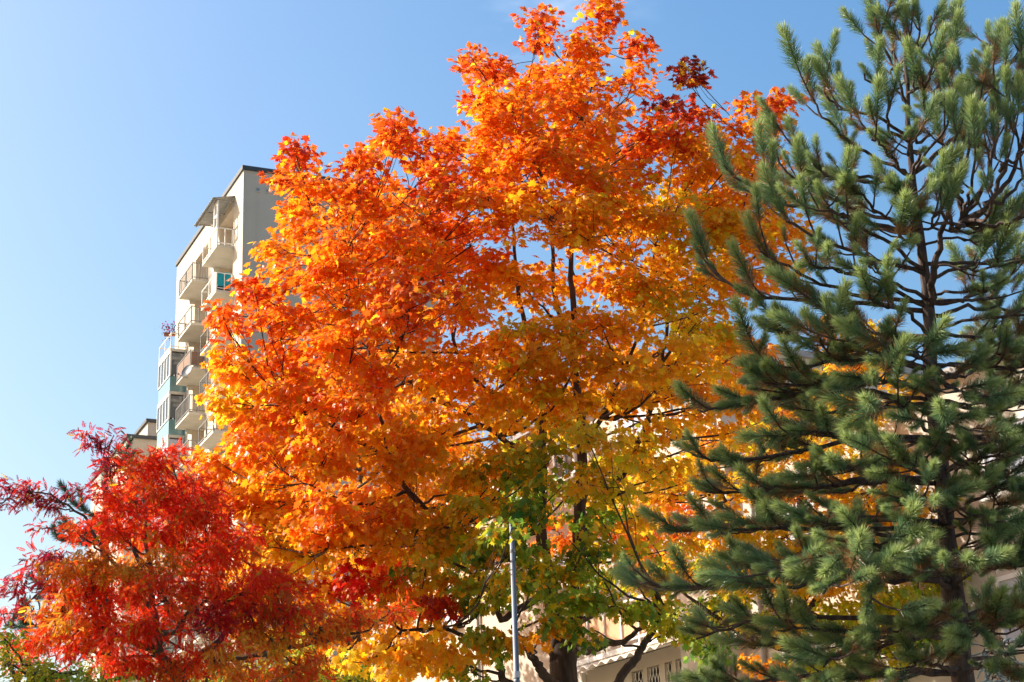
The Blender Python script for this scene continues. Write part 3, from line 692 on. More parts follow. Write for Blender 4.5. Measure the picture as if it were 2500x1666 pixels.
# ------------------------------------------------------------------ red rowan
def rowan_thick(x, y, R):
    h = 2.0 * math.sqrt(max(0.05, 1 - ((x - 470) / 480) ** 2 - ((y - 1500) / 480) ** 2))
    return [-h * R.uniform(0.3, 1.0), h * R.uniform(-0.1, 0.8)] if h > 0.9 else [h * R.uniform(-0.8, 0.8)]
rw_trunk = [(470, 1800, 0, 0.12), (460, 1720, 0, 0.11), (430, 1640, 0, 0.085)]
rw_limbs = [
    [(430, 1650, 0, 0.07), (392, 1600, -0.2, 0.055), (385, 1540, -0.4, 0.045), (370, 1440, -0.4, 0.035), (355, 1320, -0.3, 0.022), (350, 1170, -0.2, 0.01)],
    [(385, 1550, -0.4, 0.04), (440, 1530, -0.6, 0.034), (480, 1440, -0.6, 0.026), (500, 1300, -0.5, 0.015)],
    [(430, 1650, 0, 0.06), (500, 1600, 0.2, 0.05), (580, 1500, 0.3, 0.035), (620, 1380, 0.3, 0.018)],
    [(500, 1610, 0.2, 0.045), (620, 1600, 0.0, 0.036), (760, 1570, -0.2, 0.026), (900, 1540, -0.3, 0.012)],
    [(392, 1600, -0.2, 0.045), (300, 1560, -0.5, 0.034), (200, 1530, -0.6, 0.022), (80, 1500, -0.6, 0.01)],
    [(380, 1500, -0.4, 0.032), (280, 1380, -0.3, 0.024), (200, 1260, -0.2, 0.016), (120, 1210, -0.1, 0.01), (20, 1195, 0, 0.005)],
    [(370, 1440, -0.4, 0.022), (290, 1260, 0.1, 0.014), (262, 1120, 0.2, 0.007), (215, 1060, 0.2, 0.004)],
    [(300, 1560, -0.5, 0.022), (180, 1470, -0.3, 0.014), (60, 1430, -0.2, 0.006)],
]
RRm, ROm, RBm, RPm = ('RR', 'RR', 'RR', 'RO'), ('RO', 'RR', 'RR'), ('RB', 'RO', 'RY', 'RR'), ('RP', 'RR', 'RP')
rw_lobes = [
    (340, 1150, 62, 38, RRm), (420, 1135, 60, 38, RRm), (330, 1225, 90, 50, RRm), (440, 1210, 80, 55, RRm), (280, 1290, 70, 45, RRm), (400, 1290, 95, 50, RRm), (510, 1250, 70, 55, RRm), (190, 1290, 32, 22, RRm), (560, 1330, 80, 55, ROm), (480, 1360, 80, 50, ROm),
    (350, 1375, 90, 45, ('RB', 'RY', 'RO')), (240, 1380, 70, 35, ('RB', 'RY', 'RO')), (170, 1400, 60, 40, RBm), (120, 1375, 30, 25, RPm), (260, 1450, 90, 45, RRm), (390, 1450, 90, 50, RRm), (520, 1440, 80, 50, RRm), (630, 1420, 70, 50, ROm), (150, 1480, 60, 40, RBm), (130, 1530, 60, 35, ('RO', 'RY', 'RR')), (250, 1530, 80, 45, RRm), (370, 1540, 80, 45, RRm), (500, 1520, 80, 45, ('RR', 'RP')), (610, 1500, 70, 45, ('RR', 'RP', 'RB')), (720, 1480, 70, 40, ('RR', 'RB')), (680, 1430, 50, 35, RRm),
    (60, 1570, 55, 20, RRm), (30, 1585, 30, 20, RRm), (95, 1580, 25, 30, RRm), (190, 1585, 45, 22, RRm), (300, 1610, 80, 40, RRm), (420, 1620, 80, 40, ('RR', 'RB')), (540, 1600, 80, 45, RBm), (660, 1560, 80, 40, RBm), (780, 1530, 75, 35, RBm), (880, 1510, 60, 30, RBm), (950, 1490, 50, 25, RBm), (740, 1630, 70, 35, ('RB', 'RR')), (620, 1650, 70, 30, RBm), (130, 1655, 25, 12, ROm), (55, 1625, 28, 14, ROm),
    (15, 1190, 22, 14, RPm, [0]), (70, 1190, 30, 14, RPm, [-0.1, 0.2]), (120, 1215, 30, 20, RPm, [0, 0.3]), (60, 1225, 22, 16, RPm, [0.1]), (175, 1205, 28, 18, RPm, [0.1]), (140, 1240, 26, 16, RPm, [0]), (245, 1190, 24, 16, RPm, [0]), (235, 1085, 22, 16, RPm, [0.2]), (265, 1110, 26, 26, RPm, [0.2]), (275, 1075, 20, 14, RPm, [0.2]), (290, 1130, 34, 26, ('RP', 'RR'), [0, 0.3]), (255, 1150, 24, 20, RPm, [0.1]), (105, 1290, 26, 14, RPm, [0.1]), (210, 1060, 10, 6, RPm, [0.2]), (85, 1365, 22, 14, RPm, [-0.1]), (65, 1405, 28, 16, RPm, [-0.2]), (110, 1430, 32, 18, RPm, [-0.2, 0.2]), (50, 1460, 28, 14, RPm, [-0.2]), (20, 1430, 16, 8, RPm, [-0.2]), (8, 1500, 10, 10, RPm, [-0.3]), (80, 1480, 30, 14, RPm, [-0.3]), (2, 1230, 10, 10, RPm, [0.0]),
]
broadleaf('rowan_tree', 'smaller rowan with scarlet feathery leaves, at the lower left', 'tree', 22.0, rw_trunk, rw_limbs, rw_lobes,
          (ROWAN_V, ROWAN_T), M['rowan_leaf'], M['bark_rowan'], 0.092, 26, 0.15, 3.5, flat=0.8, thick=rowan_thick, droop=(-0.2, 1.0), tilt=0.8, seed=5, stray=[('RY', 0.05)], twig_r=0.006)

# ------------------------------------------------------------------ other broadleaf trees
def thin(h):
    return lambda x, y, R: [-h * R.uniform(0.2, 1), h * R.uniform(0, 1)]
GB = ('LG', 'LG', 'YG'); 
broadleaf('green_shrub', 'light green bushy shrub in the bottom left corner under the rowan', 'shrub', 20.0,
          [(60, 1850, 0, 0.09), (70, 1720, 0, 0.07), (80, 1640, 0, 0.05)], [[(70, 1720, 0, 0.05), (20, 1620, 0.2, 0.02)], [(80, 1660, 0, 0.05), (200, 1640, -0.2, 0.02)]],
          [(12, 1560, 24, 20, GB), (15, 1610, 40, 28, GB), (75, 1645, 50, 24, GB), (140, 1640, 45, 20, GB), (215, 1655, 45, 18, GB), (300, 1672, 40, 15, GB), (90, 1700, 120, 35, GB), (230, 1715, 90, 35, GB)],
          (OVAL_V, OVAL_T), M['green_leaf'], M['bark_rowan'], 0.062, 46, 0.17, 4.5, flat=0.8, thick=thin(0.7), singles=0, seed=8, tilt=0.8)
broadleaf('yellow_green_shrub', 'yellow green shrub between the rowan and the maple trunk, at the bottom edge', 'shrub', 31.0,
          [(700, 1880, 0, 0.09), (700, 1760, 0, 0.07), (705, 1660, 0, 0.05)], [[(700, 1740, 0, 0.05), (780, 1630, 0.2, 0.02)], [(702, 1700, 0, 0.05), (640, 1630, -0.2, 0.02)]],
          [(690, 1595, 55, 35, GB), (640, 1640, 55, 30, GB), (740, 1640, 60, 35, GB), (820, 1650, 55, 30, ('LG', 'YG')), (450, 1655, 60, 30, GB), (540, 1660, 60, 30, GB), (900, 1640, 60, 40, ('G', 'LG')), (700, 1700, 140, 40, GB), (760, 1560, 50, 30, GB)],
          (OVAL_V, OVAL_T), M['green_leaf'], M['bark_rowan'], 0.085, 40, 0.26, 4.0, flat=0.8, thick=thin(0.9), singles=0, seed=9, tilt=0.8)
AGm = ('A', 'YG', 'YG', 'OY'); AOm = ('A', 'O', 'OY')
broadleaf('yellow_maple_tree', 'amber and olive maple standing behind the pine on the right', 'tree', 36.0,
          [(1960, 1900, 0, 0.2), (1960, 1750, 0, 0.19), (1955, 1560, 0, 0.16), (1950, 1400, 0, 0.12), (1955, 1200, 0, 0.07), (1970, 1020, 0, 0.03)],
          [[(1955, 1560, 0, 0.09), (1850, 1380, -0.4, 0.06), (1760, 1200, -0.6, 0.03)], [(1955, 1520, 0, 0.09), (2060, 1360, 0.4, 0.06), (2140, 1180, 0.5, 0.03)], [(1955, 1600, 0, 0.08), (1800, 1540, -0.6, 0.05), (1660, 1440, -0.8, 0.025)], [(1955, 1640, 0, 0.08), (2120, 1560, -0.5, 0.05), (2240, 1460, -0.8, 0.025)]],
          [(1900, 985, 90, 40, AOm), (2000, 960, 80, 50, AGm), (2080, 1010, 75, 50, AGm), (2030, 800, 50, 30, AOm), (2120, 860, 60, 60, AGm), (2060, 880, 60, 50, AOm), (2200, 960, 50, 40, AGm), (1760, 1080, 90, 50, AOm), (1880, 1080, 90, 55, AGm), (1990, 1090, 90, 55, AGm), (2100, 1110, 80, 60, AGm), (1700, 1160, 90, 50, AGm), (1830, 1180, 100, 55, AGm), (1960, 1200, 100, 55, AOm), (2090, 1210, 90, 55, AGm), (2190, 1160, 60, 50, AGm),
           (1660, 1260, 80, 50, ('O', 'A', 'OR')), (1780, 1290, 100, 55, AGm), (1910, 1310, 100, 55, AGm), (2040, 1310, 90, 55, AGm), (2160, 1280, 70, 60, AGm), (1700, 1380, 100, 55, ('YG', 'LG', 'A')), (1850, 1400, 100, 55, AGm), (1990, 1420, 100, 50, AGm), (2120, 1400, 90, 50, AGm), (1760, 1490, 100, 50, ('YG', 'LG', 'G')), (1900, 1520, 90, 45, ('YG', 'LG', 'A')), (2060, 1510, 90, 45, ('YG', 'LG')), (2200, 1480, 80, 50, ('YG', 'LG')), (1600, 1160, 90, 50, AGm), (1530, 1220, 80, 45, AGm), (1620, 1200, 80, 50, AOm), (1600, 1420, 90, 45, ('YG', 'LG', 'A')), (1640, 1500, 70, 40, ('YG', 'LG', 'G')), (2280, 1240, 80, 70, AGm), (2300, 1400, 90, 70, ('YG', 'LG')), (2320, 1550, 90, 60, ('YG', 'LG', 'G')), (1720, 1580, 60, 40, ('LG', 'G')), (1870, 1625, 60, 30, AOm), (2030, 1630, 90, 40, ('YG', 'LG')), (2180, 1600, 80, 45, ('YG', 'G'))],
          (MAPLE_V, MAPLE_T), M['maple_leaf'], M['bark_maple'], 0.125, 34, 0.38, 4.6, flat=0.45, thick=thin(2.2), singles=0, seed=11, tilt=0.6)
LIN = ('OY', 'A', 'O'); LIR = ('O', 'OR', 'A')  # golden tree added behind the maple to shade the building wall and fill gaps
broadleaf('added_golden_tree', 'big golden orange tree added far behind the maple to shade the wall and fill gaps', 'tree', 48.0,
          [(860, 2000, 0, 0.3), (860, 1800, 0, 0.28), (865, 1600, 0, 0.24), (870, 1400, 0, 0.16), (880, 1150, 0, 0.06)],
          [[(865, 1600, 0, 0.14), (740, 1450, -0.5, 0.09), (660, 1300, -0.8, 0.04)], [(868, 1560, 0, 0.14), (1000, 1380, 0.4, 0.09), (1100, 1200, 0.5, 0.04)], [(870, 1450, 0, 0.1), (960, 1250, 0.4, 0.06), (1020, 1050, 0.5, 0.03)]],
          [(850, 930, 90, 60, LIR), (960, 890, 90, 60, LIR), (1070, 920, 90, 60, LIR), (1180, 970, 90, 60, LIN), (1270, 1020, 80, 60, LIN), (1280, 1120, 80, 60, LIN), (1270, 1230, 80, 60, LIN), (900, 1010, 110, 70, LIR), (1020, 1000, 90, 60, LIR), (780, 1080, 100, 70, LIR), (900, 1120, 110, 70, LIN), (1040, 1110, 110, 70, LIN), (1160, 1120, 90, 70, LIN), (680, 1190, 90, 70, LIR), (790, 1220, 110, 70, LIN), (920, 1240, 110, 70, LIN), (1060, 1230, 110, 70, LIN), (1180, 1240, 90, 60, LIN), (640, 1320, 90, 70, LIN), (760, 1340, 110, 70, LIN), (900, 1360, 110, 70, LIN), (1040, 1350, 110, 70, LIN), (1160, 1350, 90, 60, LIN), (660, 1450, 90, 60, LIN), (780, 1470, 110, 60, LIN), (920, 1480, 110, 60, LIN), (1050, 1470, 100, 60, LIN), (720, 1560, 90, 50, LIN), (850, 1580, 100, 50, LIN), (980, 1580, 100, 50, LIN), (600, 1400, 60, 60, LIN), (760, 1640, 80, 40, LIN), (900, 1660, 100, 40, LIN), (620, 1530, 60, 60, LIN)],
          (MAPLE_V, MAPLE_T), M['maple_leaf'], M['bark_maple'], 0.17, 26, 0.5, 3.0, flat=0.5, thick=thin(3.2), singles=0, seed=14, tilt=0.6)
broadleaf('russet_maple_tree', 'distant russet orange maple glimpsed behind the main maple trunk', 'tree', 40.0,
          [(1380, 1900, 0, 0.15), (1380, 1700, 0, 0.14), (1395, 1500, 0, 0.1), (1460, 1330, 0, 0.05)],
          [[(1390, 1540, 0, 0.06), (1560, 1420, 0, 0.035), (1640, 1320, 0, 0.02)], [(1397, 1490, 0, 0.06), (1400, 1380, 0.2, 0.03), (1370, 1300, 0.2, 0.02)]],
          [(1370, 1330, 50, 30, ('O', 'OR', 'A')), (1450, 1290, 60, 40, ('O', 'OR', 'A')), (1540, 1300, 70, 45, ('OR', 'O', 'A')), (1610, 1350, 60, 40, ('OR', 'O', 'A')), (1540, 1380, 60, 35, ('O', 'A', 'YG')), (1650, 1290, 50, 30, ('O', 'A')), (1330, 1280, 40, 25, ('O', 'OR'))],
          (MAPLE_V, MAPLE_T), M['maple_leaf'], M['bark_maple'], 0.11, 36, 0.34, 4.6, flat=0.5, thick=thin(1.2), singles=0, seed=12, tilt=0.6)

# unseen tree added beyond the left edge to shade the lower pine
shade_tree_xy = np.array([-9.6, 20.2]); shade_lobes = []
for k in range(150):
    z_ = 7.5 + 9.6 * random.random(); a_ = random.random() * math.tau; r_ = 2.2 * math.sqrt(random.random())
    qx, qy, _q = to_px([shade_tree_xy[0] + r_ * math.cos(a_), shade_tree_xy[1], z_]); shade_lobes.append((float(qx), float(qy), 110, 110, ('G', 'LG'), [r_ * math.sin(a_)]))
_px = [to_px([shade_tree_xy[0], shade_tree_xy[1], h]) for h in (0.05, 4, 9, 16.2)]
broadleaf('added_shade_tree', 'tall green tree added out of view beyond the left edge to shade the pine', 'tree', float(shade_tree_xy[1]),
          [(float(q[0]), float(q[1]), 0, r) for q, r in zip(_px, (0.24, 0.2, 0.15, 0.04))], [], shade_lobes,
          (OVAL_V, OVAL_T), M['green_leaf'], M['bark_rowan'], 0.16, 40, 0.40, 4.0, flat=0.8, singles=0, seed=15, tilt=0.8)

# ------------------------------------------------------------------ pine
def shoot_template(seed, L=0.5, nl=0.16, n=520, brown=0.0, base_col=(0.13, 0.22, 0.098), width=0.0056, spread=(0.45, 1.2), tipcol=None):
    R = np.random.default_rng(seed)
    t = R.uniform(0, 1, n) ** 0.85
    bend = 0.10 * R.uniform(-1, 1); bend2 = 0.10 * R.uniform(-1, 1)
    P = np.stack([bend * t * t * L, bend2 * t * t * L, t * L], 1)
    ang = R.uniform(0, 2 * np.pi, n)
    el = R.uniform(spread[0], spread[1], n) * (1 - 0.45 * t ** 4)       # angle from the axis
    rad = np.stack([np.cos(ang), np.sin(ang), np.zeros(n)], 1)
    d = rad * np.sin(el)[:, None] + np.array([0, 0, 1.0]) * np.cos(el)[:, None]
    ln = nl * R.uniform(0.75, 1.15, n) * (1 - 0.25 * t ** 6)
    side = norm(np.cross(d, R.normal(0, 1, (n, 3))))
    tip = P + d * ln[:, None] + np.array([0, 0, 0.012])
    mid = P + d * (ln * 0.55)[:, None]
    V = np.stack([P + side * width * 0.35, P - side * width * 0.35, mid + side * width * 0.5, mid - side * width * 0.5, tip], 1).reshape(-1, 3)
    T = (np.array([[0, 1, 3], [0, 3, 2], [2, 3, 4]])[None] + (np.arange(n) * 5)[:, None, None]).reshape(-1, 3)
    c = np.array(base_col)[None] * np.exp(R.normal(0, 0.18, (n, 1))) * np.exp(R.normal(0, 0.08, (n, 3)))
    if tipcol is not None:
        tw_ = 0.65 * np.clip((t[:, None] - 0.45) / 0.5, 0, 1); c = c * (1 - tw_) + np.array(tipcol) * tw_
    bmask = R.uniform(0, 1, n) < np.clip((brown - t) / max(brown, 1e-3) * 1.3, 0, 1) if brown > 0 else np.zeros(n, bool)
    c[bmask] = np.array([0.27, 0.14, 0.055]) * np.exp(R.normal(0, 0.2, (bmask.sum(), 1)))
    C = np.repeat(c, 5, axis=0)
    # woody axis
    s = MB().tube([(0, 0, 0), (bend * 0.25 * L, bend2 * 0.25 * L, L * 0.5), (bend * L, bend2 * L, L * 1.0)], [0.011, 0.009, 0.006], 5, False)
    av = np.array(s.v); af = []
    for q in s.f: af += [[q[0], q[1], q[2]], [q[0], q[2], q[3]]]
    T = np.vstack([T, np.array(af) + len(V)]); V = np.vstack([V, av]); C = np.vstack([C, np.tile((0.12, 0.085, 0.06), (len(av), 1))])
    return V, T, C

def conifer(name, label, Y, trunk, branches, needle_tmpls, bark, needle_mat, seed, singles=300, shoot_gap=0.16, shoot_len=(0.75, 1.15), cover=0.5, upness=0.7, cat='tree', twigginess=1.0):
    global MB_tw
    up0 = upness
    R = np.random.default_rng(seed)
    base = at(*trunk[0][:2], Y); base[2] = 0
    root = empty(name, tuple(base)); tag(root, label, cat)
    TP = np.array([at(x, y, Y + d) for x, y, d, r in trunk]) - base; TR = [r for *_, r in trunk]
    P = [np.array([TP[0][0], 0, 0])] if TP[0][2] > 0.2 else []; rr = [TR[0] * 1.3] if len(P) else []
    for i in range(len(TP) - 1):
        for k in range(4):
            t = k / 4; P.append(TP[i] * (1 - t) + TP[i + 1] * t); rr.append(TR[i] * (1 - t) + TR[i + 1] * t)
    P.append(TP[-1]); rr.append(TR[-1]); P = np.array(P); P[1:-1] += R.normal(0, 0.008, P[1:-1].shape)
    MB().tube(P, np.array(rr) * (1 + R.normal(0, 0.05, len(rr))), 14).build('trunk', bark, root, smooth=True)
    shoots = []                                   # (branch object, attach, position, direction, scale, template)
    tzs = P[:, 2]
    for b in branches:
        if b[0] == 'pts':                         # free limb given by points
            pts = np.array([at(x, y, Y + d) for x, y, d in b[1]]) - base; r0 = b[2]
            tt = np.linspace(0, 1, 16); seg = np.linspace(0, 1, len(pts))
            path = np.stack([np.interp(tt, seg, pts[:, i]) for i in range(3)], 1)
        else:
            ay, tx, ty, dy = b[:4]
            ax = np.interp(ay, [q[1] for q in sorted(trunk, key=lambda q: q[1])], [q[0] for q in sorted(trunk, key=lambda q: q[1])])
            s0 = at(ax, ay, Y) - base; e = at(tx, ty, Y + dy) - base
            L = np.linalg.norm(e - s0)
            hdir = (e - s0) * np.array([1, 1, 0]); 
            c1 = s0 + hdir * 0.45 + np.array([0, 0, (e - s0)[2] * 0.15 + 0.03 * L]); c2 = s0 + hdir * 0.92 + np.array([0, 0, (e - s0)[2] * 0.42 - 0.02 * L])
            tt = np.linspace(0, 1, 16)[:, None]
            path = (1 - tt) ** 3 * s0 + 3 * tt * (1 - tt) ** 2 * c1 + 3 * tt ** 2 * (1 - tt) * c2 + tt ** 3 * e
            r0 = 0.008 + 0.0085 * L
        path[1:-1] += R.normal(0, 0.012, path[1:-1].shape) + np.sin(np.linspace(0, np.pi, 14))[:, None] * R.normal(0, 0.05, 3) + np.sin(np.linspace(0, 2 * np.pi, 14))[:, None] * R.normal(0, 0.035, 3)
        seglen = np.linalg.norm(np.diff(path, axis=0), axis=1); cum = np.concatenate([[0], np.cumsum(seglen)]); L = cum[-1]
        att = path[0].copy()
        bo = MB().tube(path - att, np.linspace(r0, 0.009, 16), 7).build('branch', bark, root, tuple(att), smooth=True)
        def point(d_): return np.array([np.interp(d_, cum, path[:, i]) for i in range(3)])
        start = max(0.12, L * (1 - cover) ) if L > 0.6 else 0.1
        low = b[0] != 'pts' and b[0] > 820 and Y < 17
        upness = up0 * (0.5 if low else 1.0); gap_ = shoot_gap * (0.62 if low else 1.0)
        d_ = L - 0.05; k = 0
        up = np.array([0, 0, 1.0])
        tan_end = norm(point(L) - point(L - 0.15))
        shoots.append((bo, att, point(L - 0.16), norm(tan_end + up * 0.35), R.uniform(*shoot_len)))
        d_ = L - 0.18
        while d_ > start:
            p = point(d_); tn = norm(point(min(L, d_ + 0.1)) - point(max(0, d_ - 0.1))); sd = norm(np.cross(tn, up)) * (1 if k % 2 else -1)
            fr = d_ / L
            if R.uniform() < 0.22:
                shoots.append((bo, att, p - tn * 0.1, norm(tn + up * 0.12), R.uniform(*shoot_len) * 0.8))
            else:
                dv = norm(tn * R.uniform(0.3, 1.0) + sd * R.uniform(0.3, 1.1) * twigginess + up * R.uniform(-0.1, 0.9) * upness)
                tl = R.uniform(0.05, 0.5) * min(1, L / 1.6) * twigginess * (1.15 - 0.5 * fr)
                q = p + dv * tl + tn * tl * 0.25 + np.array([0, 0, -0.04 * tl])
                if tl > 0.05: MB_tw.tube([p + base, (p + q) / 2 + base - np.array([0, 0, 0.02]), q + base], [0.011, 0.009, 0.008], 5)
                sc = R.uniform(*shoot_len) * (0.7 + 0.3 * fr)
                shoots.append((bo, att, q, norm(dv + up * R.uniform(0.1, 0.8) * upness), sc))
                if tl > 0.22 and R.uniform() < 0.75:
                    dv2 = norm(dv + R.normal(0, 0.55, 3) + up * 0.4 * upness)
                    shoots.append((bo, att, p * 0.35 + q * 0.65, dv2, sc * R.uniform(0.6, 0.9)))
            d_ -= gap_ * R.uniform(0.6, 1.6); k += 1
    # the largest as objects, the rest joined
    meshes = [mesh_np('shoot', *t_[:2], needle_mat, t_[2]) for t_ in needle_tmpls]
    pos = np.array([s[2] for s in shoots]) + base
    px, py, dep = to_px(pos); vis = (px > -60) & (px < 2560) & (py > -60) & (py < 1760)
    score = np.array([s[4] for s in shoots]) / dep * vis
    pick = set(np.argsort(-score)[:singles].tolist())
    RV, RT, RCc, nv = [], [], [], 0
    for i, (bo, att, p, dv, sc) in enumerate(shoots):
        q = Vector(dv).to_track_quat('Z', 'Y').to_matrix() @ Matrix.Rotation(R.uniform(0, math.tau), 3, 'Z')
        ti = int(R.integers(0, len(meshes)))
        if i in pick and vis[i]:
            o = bpy.data.objects.new('shoot', meshes[ti]); COL.objects.link(o); o.parent = bo
            mt = q.to_4x4() @ Matrix.Scale(sc, 4); mt.translation = (p - att).tolist(); o.matrix_local = mt
        else:
            V, T, C = needle_tmpls[ti]
            RV.append((V * sc) @ np.array(q).T + p); RT.append(T + nv); RCc.append(C); nv += len(V)
    if RV:
        o = link('needles', mesh_np('needles', np.vstack(RV), np.vstack(RT), needle_mat, np.vstack(RCc)), root); o['kind'] = 'stuff'
    o = MB_tw.build('twigs', bark, root, base)
    if o: o['kind'] = 'stuff'
    MB_tw = TubeBatch()
    print(name, 'shoots', len(shoots))
    return root
MB_tw = TubeBatch()

pine_trunk = [(2372, 1900, 0, 0.125), (2345, 1600, 0, 0.105), (2312, 1300, 0, 0.085), (2280, 1000, 0, 0.068), (2270, 880, 0, 0.066), (2264, 700, 0, 0.052), (2228, 450, 0, 0.034), (2215, 250, 0, 0.022), (2212, 60, 0, 0.012)]
pine_branches = [
    (150, 2196, -30, 0.0), (180, 2235, 10, -0.15), (200, 2165, 60, 0.1), (260, 2133, 45, -0.3), (230, 2268, 50, 0.3), (240, 2215, 60, -0.4), (270, 2180, 130, 0.5),
    (330, 1998, 160, -0.2), (335, 2045, 170, 0.4), (340, 2320, 85, 0.3), (350, 2110, 180, -0.7), (350, 2250, 190, -0.8), (345, 2290, 200, 0.7),
    (430, 1976, 220, -0.3), (450, 1934, 330, 0.2), (425, 2415, 75, 0.7), (430, 2320, 160, -0.6), (440, 2130, 340, -0.9), (450, 2060, 300, 0.8), (460, 1985, 400, -0.7), (440, 2230, 320, -1.0),
    (580, 1757, 385, -0.2), (570, 1885, 350, 0.3), (570, 2080, 470, -1.0), (560, 2190, 470, -1.2), (575, 2000, 470, 0.9),
    (670, 1890, 490, -0.6), (660, 2010, 490, -1.0), (650, 2200, 560, -1.2), (655, 2110, 560, 1.0), (680, 2420, 560, 0.9),
    (760, 1722, 640, 0.1), (740, 1850, 600, -0.3), (750, 1960, 620, -0.9), (740, 2480, 640, 0.6), (735, 2120, 650, -1.2), (745, 2380, 660, 1.0),
    (830, 1862, 800, 0.4), (830, 1990, 745, -0.6), (820, 2120, 720, -1.2), (815, 2510, 720, 0.6), (835, 2420, 790, 1.0), (820, 2060, 790, 0.9),
    (900, 1852, 875, -0.1), (905, 2000, 830, -0.8), (905, 2070, 820, -1.2), (895, 2490, 860, -0.6), (900, 2200, 860, -1.4), (890, 2440, 880, 0.9),
    (985, 1702, 1000, 0.2), (980, 1862, 930, -0.4), (970, 2120, 940, -1.3), (975, 2480, 960, 0.5), (990, 1960, 960, 0.9), (965, 2360, 980, -1.4),
    (1070, 1690, 1110, -0.1), (1080, 1900, 1080, -0.8), (1065, 2140, 1010, -1.3), (1070, 2490, 1060, -0.6), (1080, 2040, 1050, 0.8), (1075, 2340, 1060, -1.6), (1060, 2420, 1080, 1.0),
    (1165, 1720, 1200, 0.1), (1180, 1850, 1190, -0.6), (1170, 2050, 1150, -1.2), (1160, 2460, 1150, -0.9), (1170, 2200, 1120, -1.6), (1165, 1990, 1190, 0.8), (1170, 2390, 1180, 0.9),
    (1275, 1620, 1290, 0.2), (1300, 1760, 1300, -0.6), (1280, 1980, 1280, -1.3), (1260, 2510, 1210, -1.1), (1280, 2240, 1230, -1.7), (1290, 2420, 1280, -1.5), (1285, 2100, 1270, 0.8),
    (1420, 1562, 1425, -0.5), (1425, 1800, 1420, -1.0), (1410, 1890, 1420, -1.5), (1400, 2060, 1370, -1.9), (1420, 2010, 1450, -2.1), (1390, 2310, 1390, -2.0), (1400, 2480, 1390, -1.2), (1440, 2120, 1500, -2.0), (1390, 2180, 1370, 0.9),
    (1520, 1700, 1560, 0.0), (1530, 1900, 1540, -0.8), (1560, 2010, 1630, -1.3), (1510, 2500, 1450, 0.6), (1540, 2420, 1580, -1.6), (1530, 2200, 1540, -1.5), (1540, 1830, 1580, 0.6),
    (1640, 1740, 1680, -0.3), (1650, 1980, 1690, -1.0), (1640, 2200, 1670, -1.4), (1650, 2480, 1660, -0.9),
    ('pts', [(2265, 760, 0), (2300, 660, -0.3), (2334, 570, -0.5), (2350, 480, -0.6), (2370, 400, -0.6), (2395, 220, -0.6)], 0.04),
    ('pts', [(2336, 560, -0.5), (2400, 500, -0.7), (2440, 400, -0.8), (2455, 280, -0.8), (2460, 130, -0.8)], 0.03),
    ('pts', [(2400, 500, -0.7), (2470, 440, -0.8), (2500, 300, -0.8), (2490, 90, -0.8)], 0.026),
    ('pts', [(2350, 500, -0.6), (2330, 430, -0.8), (2330, 290, -0.9)], 0.022),
    ('pts', [(2336, 560, -0.5), (2290, 540, -0.9), (2220, 500, -1.1), (2190, 460, -1.2)], 0.022),
    ('pts', [(2340, 550, -0.5), (2420, 560, -0.3), (2520, 510, -0.2)], 0.022),
    ('pts', [(2350, 470, -0.6), (2300, 400, -0.3), (2290, 330, -0.2)], 0.02),
    ('pts', [(2440, 420, -0.8), (2490, 400, -1.0), (2530, 330, -1.0)], 0.02),
]
_r = random.Random(4)
for _y in range(560, 1640, 42):
    pine_branches.append((_y, _r.uniform(2400, 2570), _y - _r.uniform(10, 90), _r.uniform(-1.3, 1.3)))
for _x, _y0, _y1, _d in ((2410, 420, 250, -1.0), (2370, 430, 300, -1.1), (2480, 430, 200, -0.5), (2430, 330, 120, -0.5), (2350, 330, 180, -0.4), (2500, 520, 400, -1.0), (2420, 520, 430, -1.2), (2300, 560, 470, -1.1)):
    pine_branches.append(('pts', [(2345, 540, -0.5), ((2345 + _x) / 2 + 10, (_y0 + 540) / 2 + 15, (_d - 0.5) / 2), (_x, _y0, _d), (_x + _r.uniform(-10, 25), _y1, _d)], 0.022))
NT = [shoot_template(20 + i, brown=(0.0, 0.3, 0.55)[i % 3], tipcol=(0.56, 0.64, 0.22)) for i in range(6)]
conifer('pine_tree', 'tall green pine with bristly upright shoots along the right edge', 16.0, pine_trunk, pine_branches, NT, M['bark_pine'], M['needle'], 21, cover=0.6, shoot_gap=0.14, shoot_len=(0.32, 0.95), upness=0.85)

# darker pine behind the rowan
bg_branches = [(1300, 150, 1320, -0.4), (1290, 240, 1300, 0.2), (1200, 255, 1180, 0), (1150, 310, 1120, 0.3), (1250, 330, 1230, -0.3), (1430, 60, 1490, -0.3), (1400, 160, 1400, 0.3), (1450, 330, 1440, 0.2), (1350, 200, 1330, -0.6), (1520, 60, 1540, 0.3), (1500, 350, 1500, -0.3), (1350, 330, 1340, 0.3), (1250, 200, 1230, 0.5), (1560, 150, 1560, -0.4)]
bg_trunk = [(262, 1900, 0, 0.11), (258, 1600, 0, 0.09), (256, 1300, 0, 0.06), (258, 1140, 0, 0.02)]
NTB = [shoot_template(40 + i, n=380, width=0.007, base_col=(0.045, 0.10, 0.06)) for i in range(3)]
conifer('dark_pine_tree', 'dark bluish green pine showing through gaps behind the rowan', 27.0, bg_trunk, bg_branches, NTB, M['bark_pine'], M['needle'], 22, singles=40, cover=0.8, shoot_gap=0.16, shoot_len=(0.6, 0.9))

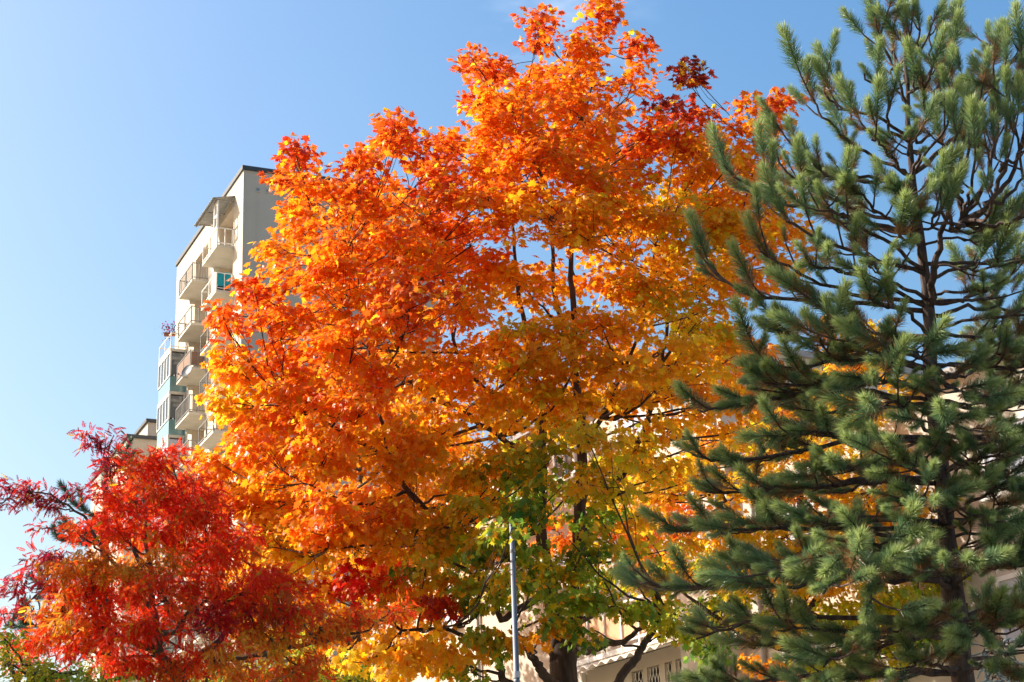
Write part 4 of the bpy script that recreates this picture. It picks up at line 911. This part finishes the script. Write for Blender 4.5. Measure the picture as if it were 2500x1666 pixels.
# blue spruce in the lower right corner
NTS = [shoot_template(60 + i, L=0.4, nl=0.035, n=420, width=0.006, base_col=(0.15, 0.21, 0.22), spread=(0.8, 1.3)) for i in range(3)]
sp_branches = []
for k in range(40):
    hh = 1560 + 7.5 * k; wdt = 30 + 4.6 * k; sgn = -1 if k % 2 else 1
    sp_branches.append((hh, 2440 + sgn * wdt * random.uniform(0.4, 1.0), hh + 25 + 0.25 * wdt, random.uniform(-1, 1) * wdt / 200))
conifer('blue_spruce', 'blue grey spruce with layered branches in the bottom right corner', 21.0, [(2460, 1950, 0, 0.1), (2445, 1700, 0, 0.06), (2440, 1550, 0, 0.01)], sp_branches, NTS, M['bark_pine'], M['needle'], 23, singles=120, cover=0.9, shoot_gap=0.09, shoot_len=(0.5, 0.9), upness=0.05)

# ------------------------------------------------------------------ street lamp
lp = at(1262, 1666, 23.5)
pole = empty('street_lamp', (float(lp[0]), 23.5, 0))
tag(pole, 'slim grey steel lamp post standing in front of the maple trunk', 'lamp post')
ztop = float(at(1250, 1285, 23.5)[2])
MB().tube([(0, 0, 0), (0, 0, 1.2), (0, 0, 1.25), (0, 0, ztop)], [0.075, 0.072, 0.052, 0.030], 16).build('pole', M['zinc'], pole, smooth=True)
MB().tube([(0, 0, ztop + 0.002), (0, 0, ztop + 0.08)], [0.034, 0.026], 12).build('cap', M['zinc'], pole)
for zb in (3.2, 5.1, ztop - 0.35):
    rb_ = 0.052 - 0.022 * (zb - 1.25) / (ztop - 1.25)
    MB().tube([(0, 0, zb), (0, 0, zb + 0.035)], [rb_ + 0.004, rb_ + 0.004], 16).build('band', M['zinc'], pole)
zs = float(at(1262, 1648, 23.5)[2])
MB().tube([(0, 0, zs - 0.04), (0, 0, zs + 0.04)], [0.0485, 0.0485], 16, False).build('sticker', M['sticker'], pole)

# flowers on the glazed balcony of the tower
fp = TM @ Vector((13.6, 0.95, FL[1] + 1.05))
fl = empty('balcony_flowers', fp); tag(fl, 'purple flowers in a planter on the tower balcony', 'plant')
MB().box(-0.35, 0.35, -0.12, 0.12, 0, 0.2).build('planter', M['terracotta'], fl)
R = np.random.default_rng(31); k = 160
Pf = R.normal(0, 1, (k, 3)) * np.array([0.28, 0.22, 0.28]) + np.array([0, 0, 0.5]); dd = norm(R.normal(0, 1, (k, 3))); nn = norm(np.cross(dd, R.normal(0, 1, (k, 3))))
Rm = np.stack([np.cross(dd, nn), dd, nn], axis=2)
V = (np.einsum('nij,vj->nvi', Rm, OVAL_V) * 0.14 + Pf[:, None]).reshape(-1, 3); T = (OVAL_T[None] + (np.arange(k) * len(OVAL_V))[:, None, None]).reshape(-1, 3)
cc = np.where(R.uniform(0, 1, (k, 1)) < 0.5, np.array([[0.25, 0.03, 0.16]]), np.array([[0.05, 0.06, 0.03]]))
link('blooms', mesh_np('blooms', V, T, M['green_leaf'], np.repeat(cc, len(OVAL_V), axis=0)), fl)['kind'] = 'stuff'
